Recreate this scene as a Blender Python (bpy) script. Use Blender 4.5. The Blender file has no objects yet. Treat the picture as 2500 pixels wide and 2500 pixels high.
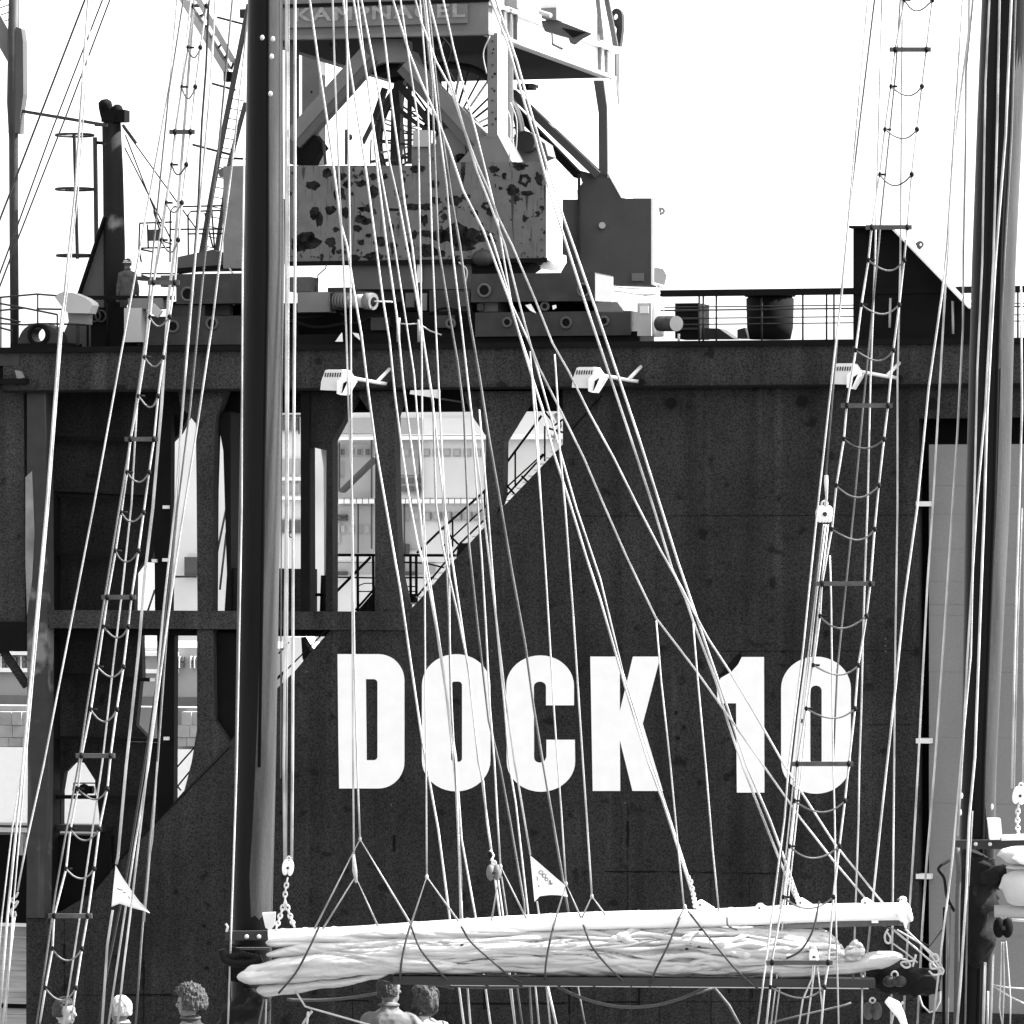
import bpy, bmesh, math, random
from mathutils import Vector, Matrix, noise
from mathutils.geometry import tessellate_polygon
R = math.radians
random.seed(7)
SC = bpy.context.scene
COL = SC.collection
FPX, HZ, CX = 12000.0, 1270.0, 1250.0      # focal length, horizon row and centre column of the 2500 px photograph

# ---------------------------------------------------------------- camera, sky, sun, exposure
cam_d = bpy.data.cameras.new('camera')
cam_d.lens = 36 * FPX / 2500
cam_d.shift_y = (HZ - 1250) / 2500
cam_d.clip_start, cam_d.clip_end = 0.5, 6000
cam = bpy.data.objects.new('camera', cam_d)
cam.rotation_euler = (R(90), 0, 0)
COL.objects.link(cam); SC.camera = cam
SUN_EL, SUN_AZ = R(48), R(5)               # azimuth: from the right, slightly behind the picture plane
to_sun = Vector((math.cos(SUN_EL)*math.cos(SUN_AZ), math.cos(SUN_EL)*math.sin(SUN_AZ), math.sin(SUN_EL)))
W = bpy.data.worlds.new('World'); SC.world = W; W.use_nodes = True
nt = W.node_tree
sky = nt.nodes.new('ShaderNodeTexSky'); sky.sky_type = 'NISHITA'; sky.sun_disc = False
sky.sun_elevation = SUN_EL
sky.sun_rotation = math.atan2(to_sun.x, to_sun.y)
sky.air_density = 1.4; sky.dust_density = 3.0; sky.ozone_density = 1.0
bw = nt.nodes.new('ShaderNodeRGBToBW')     # black and white photograph: the sky's brightness only
bg = nt.nodes['Background']; bg.inputs['Strength'].default_value = 0.12
nt.links.new(sky.outputs['Color'], bw.inputs['Color']); nt.links.new(bw.outputs['Val'], bg.inputs['Color'])
sun_d = bpy.data.lights.new('sun', 'SUN'); sun_d.energy = 3.6; sun_d.angle = R(0.5); sun_d.color = (1, 1, 1)
sun = bpy.data.objects.new('sun', sun_d); COL.objects.link(sun)
sun.rotation_euler = to_sun.to_track_quat('Z', 'Y').to_euler()
sun.location = (0, 60, 60)
SC.view_settings.view_transform = 'Standard'; SC.view_settings.look = 'None'
SC.view_settings.gamma = 1; SC.view_settings.exposure = 2.42
SC.cycles.max_bounces = 5; SC.cycles.diffuse_bounces = 3

# ---------------------------------------------------------------- materials (procedural, grey)
MATS = {}
def mat(name, base, rough=0.7, var=0.15, scale=6.0, bump=0.0, bscale=30.0, spec=0.25, metal=0.0, grain=0.0, stretch=None):
    if name in MATS: return MATS[name]
    m = bpy.data.materials.new(name); m.use_nodes = True; t = m.node_tree; n = t.nodes
    b = n['Principled BSDF']; b.inputs['Roughness'].default_value = rough; b.inputs['Metallic'].default_value = metal
    b.inputs['Specular IOR Level'].default_value = spec
    tc = n.new('ShaderNodeTexCoord'); src = tc.outputs['Object']
    if stretch:
        mp = n.new('ShaderNodeMapping'); mp.inputs['Scale'].default_value = stretch
        t.links.new(src, mp.inputs['Vector']); src = mp.outputs['Vector']
    nz = n.new('ShaderNodeTexNoise'); nz.inputs['Scale'].default_value = scale; nz.inputs['Detail'].default_value = 6
    t.links.new(src, nz.inputs['Vector'])
    rmp = n.new('ShaderNodeMapRange'); rmp.inputs['From Min'].default_value = 0.3; rmp.inputs['From Max'].default_value = 0.7
    rmp.inputs['To Min'].default_value = base*(1-var); rmp.inputs['To Max'].default_value = base*(1+var)
    t.links.new(nz.outputs['Fac'], rmp.inputs['Value'])
    out = rmp.outputs['Result']
    if grain:
        g = n.new('ShaderNodeTexNoise'); g.inputs['Scale'].default_value = 40; g.inputs['Detail'].default_value = 2
        t.links.new(tc.outputs['Object'], g.inputs['Vector'])
        gm = n.new('ShaderNodeMapRange'); gm.inputs['From Min'].default_value = 0.3; gm.inputs['From Max'].default_value = 0.7
        gm.inputs['To Min'].default_value = 1-grain; gm.inputs['To Max'].default_value = 1+grain
        t.links.new(g.outputs['Fac'], gm.inputs['Value'])
        mu = n.new('ShaderNodeMath'); mu.operation = 'MULTIPLY'
        t.links.new(out, mu.inputs[0]); t.links.new(gm.outputs['Result'], mu.inputs[1]); out = mu.outputs[0]
    t.links.new(out, b.inputs['Base Color'])
    if bump:
        bn = n.new('ShaderNodeTexNoise'); bn.inputs['Scale'].default_value = bscale; bn.inputs['Detail'].default_value = 4
        t.links.new(src, bn.inputs['Vector'])
        bu = n.new('ShaderNodeBump'); bu.inputs['Strength'].default_value = bump; bu.inputs['Distance'].default_value = 0.02
        t.links.new(bn.outputs['Fac'], bu.inputs['Height']); t.links.new(bu.outputs['Normal'], b.inputs['Normal'])
    MATS[name] = m
    return m

def hull_mat(name, base, run=0.42, grain=0.55):
    m = bpy.data.materials.new(name); m.use_nodes = True; t = m.node_tree; n = t.nodes; L = t.links.new
    b = n['Principled BSDF']; b.inputs['Roughness'].default_value = 0.75; b.inputs['Specular IOR Level'].default_value = 0.12
    tc = n.new('ShaderNodeTexCoord')
    def layer(s, d, lo, hi, a_, b_, sc=None):
        x = n.new('ShaderNodeTexNoise'); x.inputs['Scale'].default_value = s; x.inputs['Detail'].default_value = d
        if sc:
            mp = n.new('ShaderNodeMapping'); mp.inputs['Scale'].default_value = sc
            L(tc.outputs['Object'], mp.inputs['Vector']); L(mp.outputs['Vector'], x.inputs['Vector'])
        else: L(tc.outputs['Object'], x.inputs['Vector'])
        r = n.new('ShaderNodeMapRange')
        for k, q in zip(('From Min','From Max','To Min','To Max'), (lo, hi, a_, b_)): r.inputs[k].default_value = q
        L(x.outputs['Fac'], r.inputs['Value']); return r.outputs['Result'], x
    def mul(a_, b_):
        x = n.new('ShaderNodeMath'); x.operation = 'MULTIPLY'; L(a_, x.inputs[0]); L(b_, x.inputs[1]); return x.outputs[0]
    big, bx_ = layer(0.45, 5, 0.3, 0.7, base*0.72, base*1.32)
    st, _ = layer(1.0, 4, 0.45, 0.75, 1.0, 1-run, (2.6, 2.6, 0.10))
    st2, _ = layer(1.3, 4, 0.58, 0.74, 1.0, 1+run*1.3, (2.2, 2.2, 0.14))
    blot, _ = layer(2.2, 6, 0.62, 0.70, 1.0, 0.35)
    gr, _ = layer(26, 1, 0.34, 0.66, 1-grain, 1+grain)
    out = mul(mul(mul(mul(big, st), st2), blot), gr)
    L(out, b.inputs['Base Color'])
    bu = n.new('ShaderNodeBump'); bu.inputs['Strength'].default_value = 0.6; bu.inputs['Distance'].default_value = 0.06
    L(bx_.outputs['Fac'], bu.inputs['Height']); L(bu.outputs['Normal'], b.inputs['Normal'])
    MATS[name] = m; return m

def rust_mat(name, base, rust, scale, lo, hi, streak=0.4, low=None):
    """old paint with flaked dark rust patches and vertical runs"""
    m = bpy.data.materials.new(name); m.use_nodes = True; t = m.node_tree; n = t.nodes; L = t.links.new
    b = n['Principled BSDF']; b.inputs['Roughness'].default_value = 0.8; b.inputs['Specular IOR Level'].default_value = 0.2
    tc = n.new('ShaderNodeTexCoord')
    def nz(s, d, sc=None, dist=0.0):
        x = n.new('ShaderNodeTexNoise'); x.inputs['Scale'].default_value = s; x.inputs['Detail'].default_value = d
        x.inputs['Distortion'].default_value = dist
        if sc:
            mp = n.new('ShaderNodeMapping'); mp.inputs['Scale'].default_value = sc
            L(tc.outputs['Object'], mp.inputs['Vector']); L(mp.outputs['Vector'], x.inputs['Vector'])
        else: L(tc.outputs['Object'], x.inputs['Vector'])
        return x.outputs['Fac']
    def mr(v, a, b_, c, d):
        x = n.new('ShaderNodeMapRange')
        for k, q in zip(('From Min','From Max','To Min','To Max'), (a, b_, c, d)): x.inputs[k].default_value = q
        L(v, x.inputs['Value']); return x.outputs['Result']
    def op(o, a, c):
        x = n.new('ShaderNodeMath'); x.operation = o
        for i, q in enumerate((a, c)):
            if isinstance(q, (int, float)): x.inputs[i].default_value = q
            else: L(q, x.inputs[i])
        return x.outputs[0]
    blob = nz(scale, 9, None, 0.25)
    big = nz(scale*0.30, 2)
    f = op('ADD', blob, op('MULTIPLY', op('SUBTRACT', big, 0.5), 0.85))
    if low:
        sp = n.new('ShaderNodeSeparateXYZ'); L(tc.outputs['Object'], sp.inputs[0])
        f = op('ADD', f, mr(sp.outputs['Z'], low[0], low[1], 0.055, -0.015))
    patch = mr(f, lo, hi, 0, 1)
    run = mr(nz(scale*0.9, 3, (3.0, 3.0, 0.22)), 0.60, 0.72, 0, streak)
    tot = op('MAXIMUM', patch, run)
    bs = mr(nz(3, 6), 0.3, 0.7, base*0.85, base*1.12)
    mixv = op('ADD', op('MULTIPLY', bs, op('SUBTRACT', 1.0, tot)), op('MULTIPLY', tot, rust))
    L(mixv, b.inputs['Base Color'])
    bu = n.new('ShaderNodeBump'); bu.inputs['Strength'].default_value = 0.5; bu.inputs['Distance'].default_value = 0.02
    L(f, bu.inputs['Height']); L(bu.outputs['Normal'], b.inputs['Normal'])
    MATS[name] = m; return m

M_wall = hull_mat('black_hull_paint', 0.0205)
M_wall2 = hull_mat('dark_beam_paint', 0.028)
M_black = mat('black_steel', 0.004, 0.8, 0.3, 2, spec=0.1)
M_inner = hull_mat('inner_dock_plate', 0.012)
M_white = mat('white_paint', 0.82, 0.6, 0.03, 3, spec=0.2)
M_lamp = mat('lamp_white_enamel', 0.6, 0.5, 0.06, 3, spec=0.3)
M_post = rust_mat('stained_post_paint', 0.032, 0.15, 1.3, 0.60, 0.74, 0.25)
M_crane = mat('crane_grey_paint', 0.125, 0.65, 0.12, 1.6, 0.1, 8, 0.25, grain=0.06)
M_rust = rust_mat('flaked_crane_paint', 0.105, 0.006, 6.5, 0.66, 0.72, 0.6, low=(2.1, 4.0))
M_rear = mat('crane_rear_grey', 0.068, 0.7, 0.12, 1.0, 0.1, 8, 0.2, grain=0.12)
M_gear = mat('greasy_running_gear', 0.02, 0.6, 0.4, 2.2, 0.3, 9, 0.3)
M_under = mat('near_black_finish', 0.004, 0.85, 0.3, 1.0, spec=0.1)  # near-black tone for undersides and dark fittings
M_panel = mat('fender_panel_grey', 0.175, 0.8, 0.1, 0.8, 0.15, 20, 0.15, grain=0.12, stretch=(1,1,0.25))
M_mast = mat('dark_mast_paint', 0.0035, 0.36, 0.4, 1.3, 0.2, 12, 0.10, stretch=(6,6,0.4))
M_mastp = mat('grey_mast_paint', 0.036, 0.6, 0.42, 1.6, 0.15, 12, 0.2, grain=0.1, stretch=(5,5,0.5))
M_endw = hull_mat('end_wall_paint', 0.036, 0.5, 0.5)
M_wood = mat('weathered_rung_wood', 0.07, 0.8, 0.25, 8, 0.3, 30, 0.15)
M_knot = mat('tarred_seizing', 0.008, 0.8, 0.3, 8, spec=0.1)
M_rope = mat('pale_rope', 0.44, 0.8, 0.5, 2.2, 0.6, 120, 0.12)
M_ropeg = mat('grey_rope', 0.13, 0.8, 0.5, 2.0, 0.5, 90, 0.15)
M_lash = mat('grey_lashing', 0.04, 0.7, 0.4, 6, spec=0.2)
M_roped = mat('dark_wire', 0.025, 0.6, 0.2, 30, spec=0.2)
M_sail = mat('sail_canvas', 0.41, 0.85, 0.10, 2.5, 0.35, 18, 0.1)
M_boom = mat('dark_varnished_boom', 0.026, 0.6, 0.3, 2, 0.3, 12, 0.2, stretch=(0.4,4,4))
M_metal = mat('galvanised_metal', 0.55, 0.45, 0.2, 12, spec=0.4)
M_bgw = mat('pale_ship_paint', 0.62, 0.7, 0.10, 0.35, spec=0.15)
M_bgm = mat('grey_ship_paint', 0.34, 0.7, 0.10, 0.5, spec=0.15)
M_bgd = mat('window_glass_dark', 0.10, 0.25, 0.3, 1, spec=0.5)
M_stone = mat('quay_stone', 0.33, 0.85, 0.25, 1.4, 0.4, 6, 0.1)
M_conc = mat('quay_concrete', 0.22, 0.85, 0.15, 1.0, 0.2, 6, 0.1)
M_timber = mat('pale_boarding', 0.50, 0.8, 0.3, 1.5, 0.3, 10, 0.1, stretch=(0.3,1,6))
M_water = mat('harbour_water_grey', 0.05, 0.15, 0.2, 0.6, 0.6, 1.5, 0.5)
M_deck = mat('deck_planking', 0.15, 0.8, 0.2, 5, 0.2, 20, 0.1)
M_skin = mat('skin_tone', 0.13, 0.55, 0.08, 20, 0.1, 60, 0.3)
M_hairg = mat('grey_hair', 0.045, 0.8, 0.7, 40, 0.8, 60, 0.3)
M_haird = mat('dark_hair', 0.03, 0.7, 0.5, 40, 0.8, 60, 0.3)
M_clothl = mat('pale_cloth', 0.13, 0.85, 0.12, 9, 0.5, 14, 0.1)
M_clothw = mat('white_cloth', 0.33, 0.85, 0.06, 9, 0.5, 14, 0.1)
M_clothd = mat('dark_cloth', 0.035, 0.85, 0.2, 9, 0.5, 14, 0.1)
M_trous = mat('trouser_cloth', 0.05, 0.85, 0.2, 9, 0.4, 14, 0.1)
M_ink = mat('faded_print', 0.22, 0.85, 0.3, 30, spec=0.1)
M_canvas = mat('black_sail_cover', 0.003, 0.8, 0.4, 6, 0.6, 10, 0.2)

# ---------------------------------------------------------------- geometry helpers
YAW = R(15)
NV = Vector((math.sin(YAW), math.cos(YAW), 0))      # into the dock
UV = Vector((math.cos(YAW), -math.sin(YAW), 0))     # along its face, to the right
P0 = Vector((0, 120, 0))
ZV = Vector((0, 0, 1))
def D(x, y, v=0.0):
    """the point of the dock plane v metres behind its face that shows at pixel x, y"""
    r = Vector(((x-CX)/FPX, 1, (HZ-y)/FPX))
    return r * ((v + P0.dot(NV)) / r.dot(NV))
def uw(x, y, v=0.0):
    p = D(x, y, v) - P0
    return p.dot(UV), p.z
def XYZ(u, v, w): return P0 + UV*u + NV*v + ZV*w
def S(x, y, d=40.0): return Vector(((x-CX)/FPX*d, d, (HZ-y)/FPX*d))

class MB:
    def __init__(s): s.v = []; s.f = []; s.sm = []
    def add(s, vs, fs, smooth=False):
        o = len(s.v); s.v += [Vector(p) for p in vs]; s.f += [tuple(i+o for i in f) for f in fs]; s.sm += [smooth]*len(fs); return s
    def loops(s, loops, off):
        """prism: loops of coplanar points (outer, then holes) extruded by the vector off"""
        tri = tessellate_polygon([[Vector(p) for p in l] for l in loops])
        flat = [Vector(p) for l in loops for p in l]; n = len(flat)
        fs = [tuple(t) for t in tri] + [tuple(i+n for i in t) for t in tri]
        b = 0
        for l in loops:
            k = len(l)
            fs += [(b+i, b+(i+1) % k, b+(i+1) % k+n, b+i+n) for i in range(k)]; b += k
        return s.add(flat + [p+off for p in flat], fs)
    def prism(s, px, v, t, holes=()):
        return s.loops([[D(x, y, v) for x, y in l] for l in [px]+list(holes)], NV*t)
    def sprism(s, px, d, t):
        return s.loops([[S(x, y, d) for x, y in px]], Vector((0, t, 0)))
    def dbox(s, x0, y0, x1, y1, v, t):
        xm = (x0+x1)/2; u0 = uw(x0, y0, v)[0]; u1 = uw(x1, y1, v)[0]; w0 = uw(xm, y0, v)[1]; w1 = uw(xm, y1, v)[1]
        return s.ubox(u0, u1, v, v+t, w1, w0)
    def ubox(s, u0, u1, v0, v1, w0, w1):
        vs = [XYZ(u, v, w) for w in (w0, w1) for v in (v0, v1) for u in (u0, u1)]
        return s.add(vs, [(0,1,3,2),(4,5,7,6),(0,1,5,4),(2,3,7,6),(0,2,6,4),(1,3,7,5)])
    def box(s, c, h, ex=None, ey=None, ez=None):
        ex = ex or Vector((1,0,0)); ey = ey or Vector((0,1,0)); ez = ez or Vector((0,0,1)); c = Vector(c)
        vs = [c + ex*h[0]*a + ey*h[1]*b + ez*h[2]*k for k in (-1,1) for b in (-1,1) for a in (-1,1)]
        return s.add(vs, [(0,1,3,2),(4,5,7,6),(0,1,5,4),(2,3,7,6),(0,2,6,4),(1,3,7,5)])
    def bar(s, a, b, w, h, up=ZV):
        a, b = Vector(a), Vector(b); e = (b-a); l = e.length; e.normalize()
        x = e.cross(up); x = x.normalized() if x.length > 1e-4 else Vector((1,0,0)); y = x.cross(e)
        return s.box((a+b)/2, (l/2, w/2, h/2), e, x, y)
    def tube(s, pts, r, n=8, caps=True, flat=None):
        pts = [Vector(p) for p in pts]; k = len(pts)
        rs = r if isinstance(r, (list, tuple)) else [r]*k
        t0 = (pts[1]-pts[0]).normalized()
        ref = Vector((0, 1, 0)) if abs(t0.y) < 0.9 else Vector((0, 0, 1))
        vs = []
        x = t0.cross(ref).normalized()
        for i, p in enumerate(pts):
            a = pts[max(i-1, 0)]; b = pts[min(i+1, k-1)]; t = (b-a)
            t = t.normalized() if t.length > 1e-9 else t0
            x = (x - t*x.dot(t)).normalized(); y = t.cross(x)
            for j in range(n):
                an = 2*math.pi*j/n
                vs.append(p + (x*math.cos(an) + y*math.sin(an)*(flat or 1))*rs[i])
        fs = [(i*n+j, i*n+(j+1) % n, (i+1)*n+(j+1) % n, (i+1)*n+j) for i in range(k-1) for j in range(n)]
        s.add(vs, fs, True)
        if caps:
            o = len(s.v)-len(vs)
            s.f += [tuple(o+j for j in range(n)), tuple(o+(k-1)*n+j for j in range(n))]; s.sm += [False, False]
        return s
    def cyl(s, a, b, r, n=16): return s.tube([a, b], r, n)
    def ell(s, c, r, n=14, m=10, rot=None):
        c = Vector(c); vs = []; rot = rot or Matrix.Identity(3)
        for i in range(1, m):
            ph = math.pi*i/m
            for j in range(n):
                th = 2*math.pi*j/n
                vs.append(c + rot @ Vector((r[0]*math.sin(ph)*math.cos(th), r[1]*math.sin(ph)*math.sin(th), r[2]*math.cos(ph))))
        vs += [c + rot @ Vector((0,0,r[2])), c + rot @ Vector((0,0,-r[2]))]
        T, B = (m-1)*n, (m-1)*n+1
        fs = [(i*n+j, i*n+(j+1) % n, (i+1)*n+(j+1) % n, (i+1)*n+j) for i in range(m-2) for j in range(n)]
        fs += [(T, j, (j+1) % n) for j in range(n)] + [(B, (m-2)*n+(j+1) % n, (m-2)*n+j) for j in range(n)]
        return s.add(vs, fs, True)
    def torus(s, c, R1, r, ax, n=20, arc=(0, 2*math.pi)):
        c = Vector(c); ax = Vector(ax).normalized(); e = ax.orthogonal().normalized(); f = ax.cross(e)
        full = arc[1]-arc[0] > 6.28
        pts = [c + (e*math.cos(a)+f*math.sin(a))*R1 for a in (arc[0]+(arc[1]-arc[0])*i/n for i in range(n+1))]
        return s.tube(pts, r, 6, not full)
    def build(s, name, m, parent=None, loc=None, **props):
        me = bpy.data.meshes.new(name)
        o = bpy.data.objects.new(name, me)
        base = Vector((0,0,0))
        if parent is not None:
            q = parent; base = Vector((0,0,0))
            while q is not None: base += q.location; q = q.parent
            o.parent = parent
        elif loc is not None: base = Vector(loc); o.location = base
        elif s.v:
            base = Vector((sum(p.x for p in s.v)/len(s.v), sum(p.y for p in s.v)/len(s.v), min(p.z for p in s.v))); o.location = base
        me.from_pydata([p-base for p in s.v], [], s.f)
        bm = bmesh.new(); bm.from_mesh(me); bmesh.ops.recalc_face_normals(bm, faces=bm.faces)
        bm.to_mesh(me); bm.free()
        me.polygons.foreach_set('use_smooth', s.sm); me.update()
        me.materials.append(m); COL.objects.link(o)
        for k, v in props.items(): o[k] = v
        return o

def thing(name, label, cat, loc, group=None):
    o = bpy.data.objects.new(name, None); COL.objects.link(o); o.location = loc; o.empty_display_size = 0.3
    o['label'] = label; o['category'] = cat
    if group: o['group'] = group
    return o
def arc(cx, cy, rx, ry, a0, a1, n=10):
    return [(cx+rx*math.cos(R(a0+(a1-a0)*i/n)), cy-ry*math.sin(R(a0+(a1-a0)*i/n))) for i in range(n+1)]

def smooth(pts, n=6):
    """Catmull-Rom through the points"""
    P = [Vector(p) for p in pts]
    if len(P) < 3: return P
    P = [P[0]*2-P[1]] + P + [P[-1]*2-P[-2]]; out = []
    for i in range(1, len(P)-2):
        for k in range(n):
            t = k/n; a, b, c, d = P[i-1:i+3]
            out.append(0.5*((2*b) + (c-a)*t + (2*a-5*b+4*c-d)*t*t + (3*b-a-3*c+d)*t**3))
    return out + [P[-2]]
# ================================================================ THE SETTING
MB().add([(-3000,-400,-14.0),(3000,-400,-14.0),(3000,5000,-14.0),(-3000,5000,-14.0)], [(0,1,2,3)]).build('harbour_water', M_water, kind='structure')

# ================================================================ THE FLOATING DOCK
dock = thing('floating_dock', 'huge black steel floating dock wall painted with the words DOCK 10', 'floating dock', D(1250, 2500, 0) - ZV*1.0)
BW0, BW1 = uw(1500, 945)[1], uw(1500, 838)[1]          # underside and top of the crowning beam
LOWW = -14.4
def wpx(x, w, v=0.0):                                     # pixel row of height w at column x
    d = D(x, HZ, v); return HZ - w/d.y*FPX
# main wall plate, with its stair-stepped left edge and the niche of the fender panel
yb = lambda x: wpx(x, BW0)
wall = [(2700, yb(2700)), (1374, yb(1374)), (1374, 1085), (1237, 1228), (1090, 1388), (1057, 1428), (997, 1494),
        (832, 1511), (759, 1592), (722, 1636), (680, 1677), (570, 1800), (517, 1860), (447, 1933), (381, 2009), (285, 2112), (232, 2175),
        (150, 2225), (64, 2241), (64, 2820), (2700, 2820)]
niche = [(2243, 1022), (2660, 1016), (2660, 2480), (2243, 2476)]
MB().prism(wall, 0, 0.5, [niche]).build('side_wall', M_wall, dock)
MB().dbox(2238, 1010, 2670, 2490, 1.0, 0.2).build('niche_back_plate', M_black, dock)
# crowning beam with lip, deck behind it
u0, u1 = uw(14, 900)[0], uw(2720, 900)[0]
MB().ubox(u0, u1, -0.18, 0.5, BW0, BW1-0.1).build('top_beam', M_wall2, dock)
MB().ubox(u0-0.1, u1, -0.32, 0.6, BW1-0.1, BW1+0.03).build('deck_edge', M_black, dock)
MB().ubox(u0, u1, -0.26, -0.181, BW0-0.04, BW0+0.02).build('beam_lip', M_black, dock)
MB().ubox(uw(60, 900)[0], u1, 0.6, 13.5, BW1-0.12, BW1+0.0).build('top_deck', M_gear, dock)
MB().ubox(uw(1330, 900)[0], u1, 0.5, 4.5, BW0-0.5, BW1-0.13).build('deck_box', M_black, dock)
# weld seams of the wall plating
def seam(x0, y0, x1, y1, r=0.018):
    MB().tube([D(x0, y0, -0.005), D(x1, y1, -0.005)], r, 5).build('weld_seam', M_black, dock)
for x0, x1, y0, y1 in ((1475, 1740, 2127, 2129), (1760, 1900, 2131, 2133), (1000, 1420, 2450, 2447), (1420, 2230, 2447, 2443), (1760, 2240, 1590, 1588), (1900, 2230, 1770, 1769),
                       (80, 520, 2428, 2433), (1380, 2235, 1260, 1257)): seam(x0, y0, x1, y1, 0.006)
for x, y0, y1 in ((1532, 1960, 2240), (350, 2190, 2520), (157, 2245, 2430), (1735, 2140, 2500), (1452, 2420, 2520), (1610, 2440, 2520), (1390, 2430, 2520), (860, 2300, 2520), (1090, 2440, 2520), (1830, 2140, 2500)): seam(x, y0, x+1, y1, 0.006)
for x0, y0, x1, y1 in ((835, 1500, 590, 1745), (1470, 965, 1395, 1050), (560, 1825, 250, 2140)): seam(x0, y0, x1, y1, 0.02)
random.seed(31)
for x0, x1, y in ((1480, 1600, 2128), (1640, 1664, 2128), (1715, 1742, 2130), (540, 640, 2330), (720, 900, 2443), (1150, 1380, 2450), (1480, 1560, 2446), (1810, 1880, 2132), (1900, 2010, 2300), (300, 420, 2428)):
    px = [(x0+(x1-x0)*i/10, y-random.uniform(0.8, 3.0)) for i in range(11)] + [(x1-(x1-x0)*i/10, y+random.uniform(0.8, 3.5)) for i in range(11)]
    MB().prism(px, -0.008, 0.006).build('seam_stain', M_black, dock)
for x, y, h in ((1532, 2035, 60), (350, 2380, 70), (157, 2330, 50), (1560, 2425, 60), (1390, 2440, 70), (1182, 2440, 50), (960, 1862, 8), (962, 2060, 40), (1780, 2410, 30), (1836, 2420, 30), (1650, 1740, 10)):
    px = [(x-random.uniform(1.5, 4), y-h/2+h*i/6) for i in range(7)] + [(x+random.uniform(1.5, 4), y+h/2-h*i/6) for i in range(7)]
    MB().prism(px, -0.010, 0.006).build('seam_stain', M_black, dock)
# bracket stubs and dark marks
for x, y in ((1637, 983), (1957, 979), (2275, 985), (1583, 884), (430, 2176), (498, 2260), (504, 2363), (283, 2336), (1958, 1760), (1670, 1775), (1655, 1802)):
    s_ = 0.13 if y < 1000 else 0.05
    MB().cyl(D(x, y, -0.12 if y < 1000 else -0.03), D(x, y, 0.0), s_, 12).build('bracket_stub', M_black, dock)
# small paint marks
for x, y in ((749, 1640), (2162, 1560), (2162, 1577), (2162, 1590), (955, 1965), (1526, 1960), (1200, 1590)):
    MB().cyl(D(x, y, -0.012), D(x, y, 0.0), 0.022, 8).build('paint_spot', M_rear, dock)
# the letters
LV = -0.02
def letter(loops): MB().prism(loops[0], LV, 0.019, loops[1:]).build('letter', M_white, dock)
def stadium(x0, y0, x1, y1, r, ry=None):
    ry = ry or r
    return arc(x1-r, y0+ry, r, ry, 0, 90) + arc(x0+r, y0+ry, r, ry, 90, 180) + arc(x0+r, y1-ry, r, ry, 180, 270) + arc(x1-r, y1-ry, r, ry, 270, 360)
letter([[(824, 1597), (924, 1597)] + arc(924, 1662, 63, 65, 90, 0)[1:] + arc(924, 1860, 63, 65, 0, -90) + [(828, 1925), (826, 1800)],
        [(893, 1658), (912, 1658)] + arc(912, 1667, 9.5, 9, 90, 0)[1:] + arc(912, 1847, 9.5, 9, 0, -90) + [(895, 1856)]])
letter([stadium(1030, 1597, 1197, 1932, 83, 76), stadium(1101, 1664, 1128, 1860, 9)])
letter([arc(1319, 1674, 82, 74, 0, 90, 10) + arc(1319, 1674, 83, 74, 90, 180, 10) + arc(1321, 1859, 84, 74, 180, 270, 10) + arc(1321, 1859, 83, 74, 270, 360, 10)
        + [(1403, 1806), (1334, 1806), (1334, 1850)] + arc(1318, 1850, 14.5, 12, 0, -180, 8) + arc(1318, 1676, 15, 12, 180, 0, 8) + [(1333, 1722), (1401, 1722)]])
letter([[(1441, 1603), (1513, 1603), (1513, 1737), (1545, 1603), (1612, 1603), (1569, 1767), (1618, 1931), (1544, 1931), (1513, 1806), (1514, 1931), (1447, 1931)]])
letter([[(1811, 1604), (1865, 1604), (1866, 1935), (1799, 1935), (1797, 1717), (1752, 1717), (1750, 1672), (1760, 1655), (1786, 1640), (1802, 1622)]])
letter([stadium(1907, 1603, 2077, 1938, 85, 78), stadium(1978, 1674, 2006, 1868, 13)])
# dark mark beside the figure 1
MB().prism([(1752, 1653), (1790, 1608), (1806, 1592), (1812, 1603), (1796, 1628), (1775, 1645)], -0.012, 0.011).build('dark_mark', M_black, dock)

# left tower: posts, columns with haunches, cross beam, deep inner plates
def part_prism(name, px, v, t, m): return MB().prism(px, v, t).build(name, m, dock)
part_prism('left_post', [(66, 955), (112, 955), (115, 1500), (113, 1900), (108, 2241), (64, 2241), (68, 1900), (66, 1500)], -0.1, 0.5, M_post)
part_prism('end_wall', [(-60, 925), (58, 930), (62, 1518), (-60, 1518)], 0.3, 0.6, M_endw)
MB().dbox(-60, 1518, 76, 1590, 0.0, 2.0).build('end_ledge', M_black, dock)
MB().bar(D(2, 1580, 0.4), D(66, 1675, 0.4), 0.12, 0.2).build('end_brace', M_wall2, dock)
part_prism('paint_patch', [(62, 1165), (78, 1150), (84, 1300), (78, 1420), (66, 1500), (62, 1380)], -0.115, 0.014, mat('worn_grey_paint', 0.17, 0.8, 0.4, 1.5))
MB().dbox(112, 1492, 1000, 1536, -0.05, 0.5).build('cross_beam', M_wall2, dock)
MB().dbox(112, 1526, 812, 1552, 0.46, 0.5).build('cross_beam_shadow', M_black, dock)  # black strip painting the shadow band under the cross beam
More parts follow.
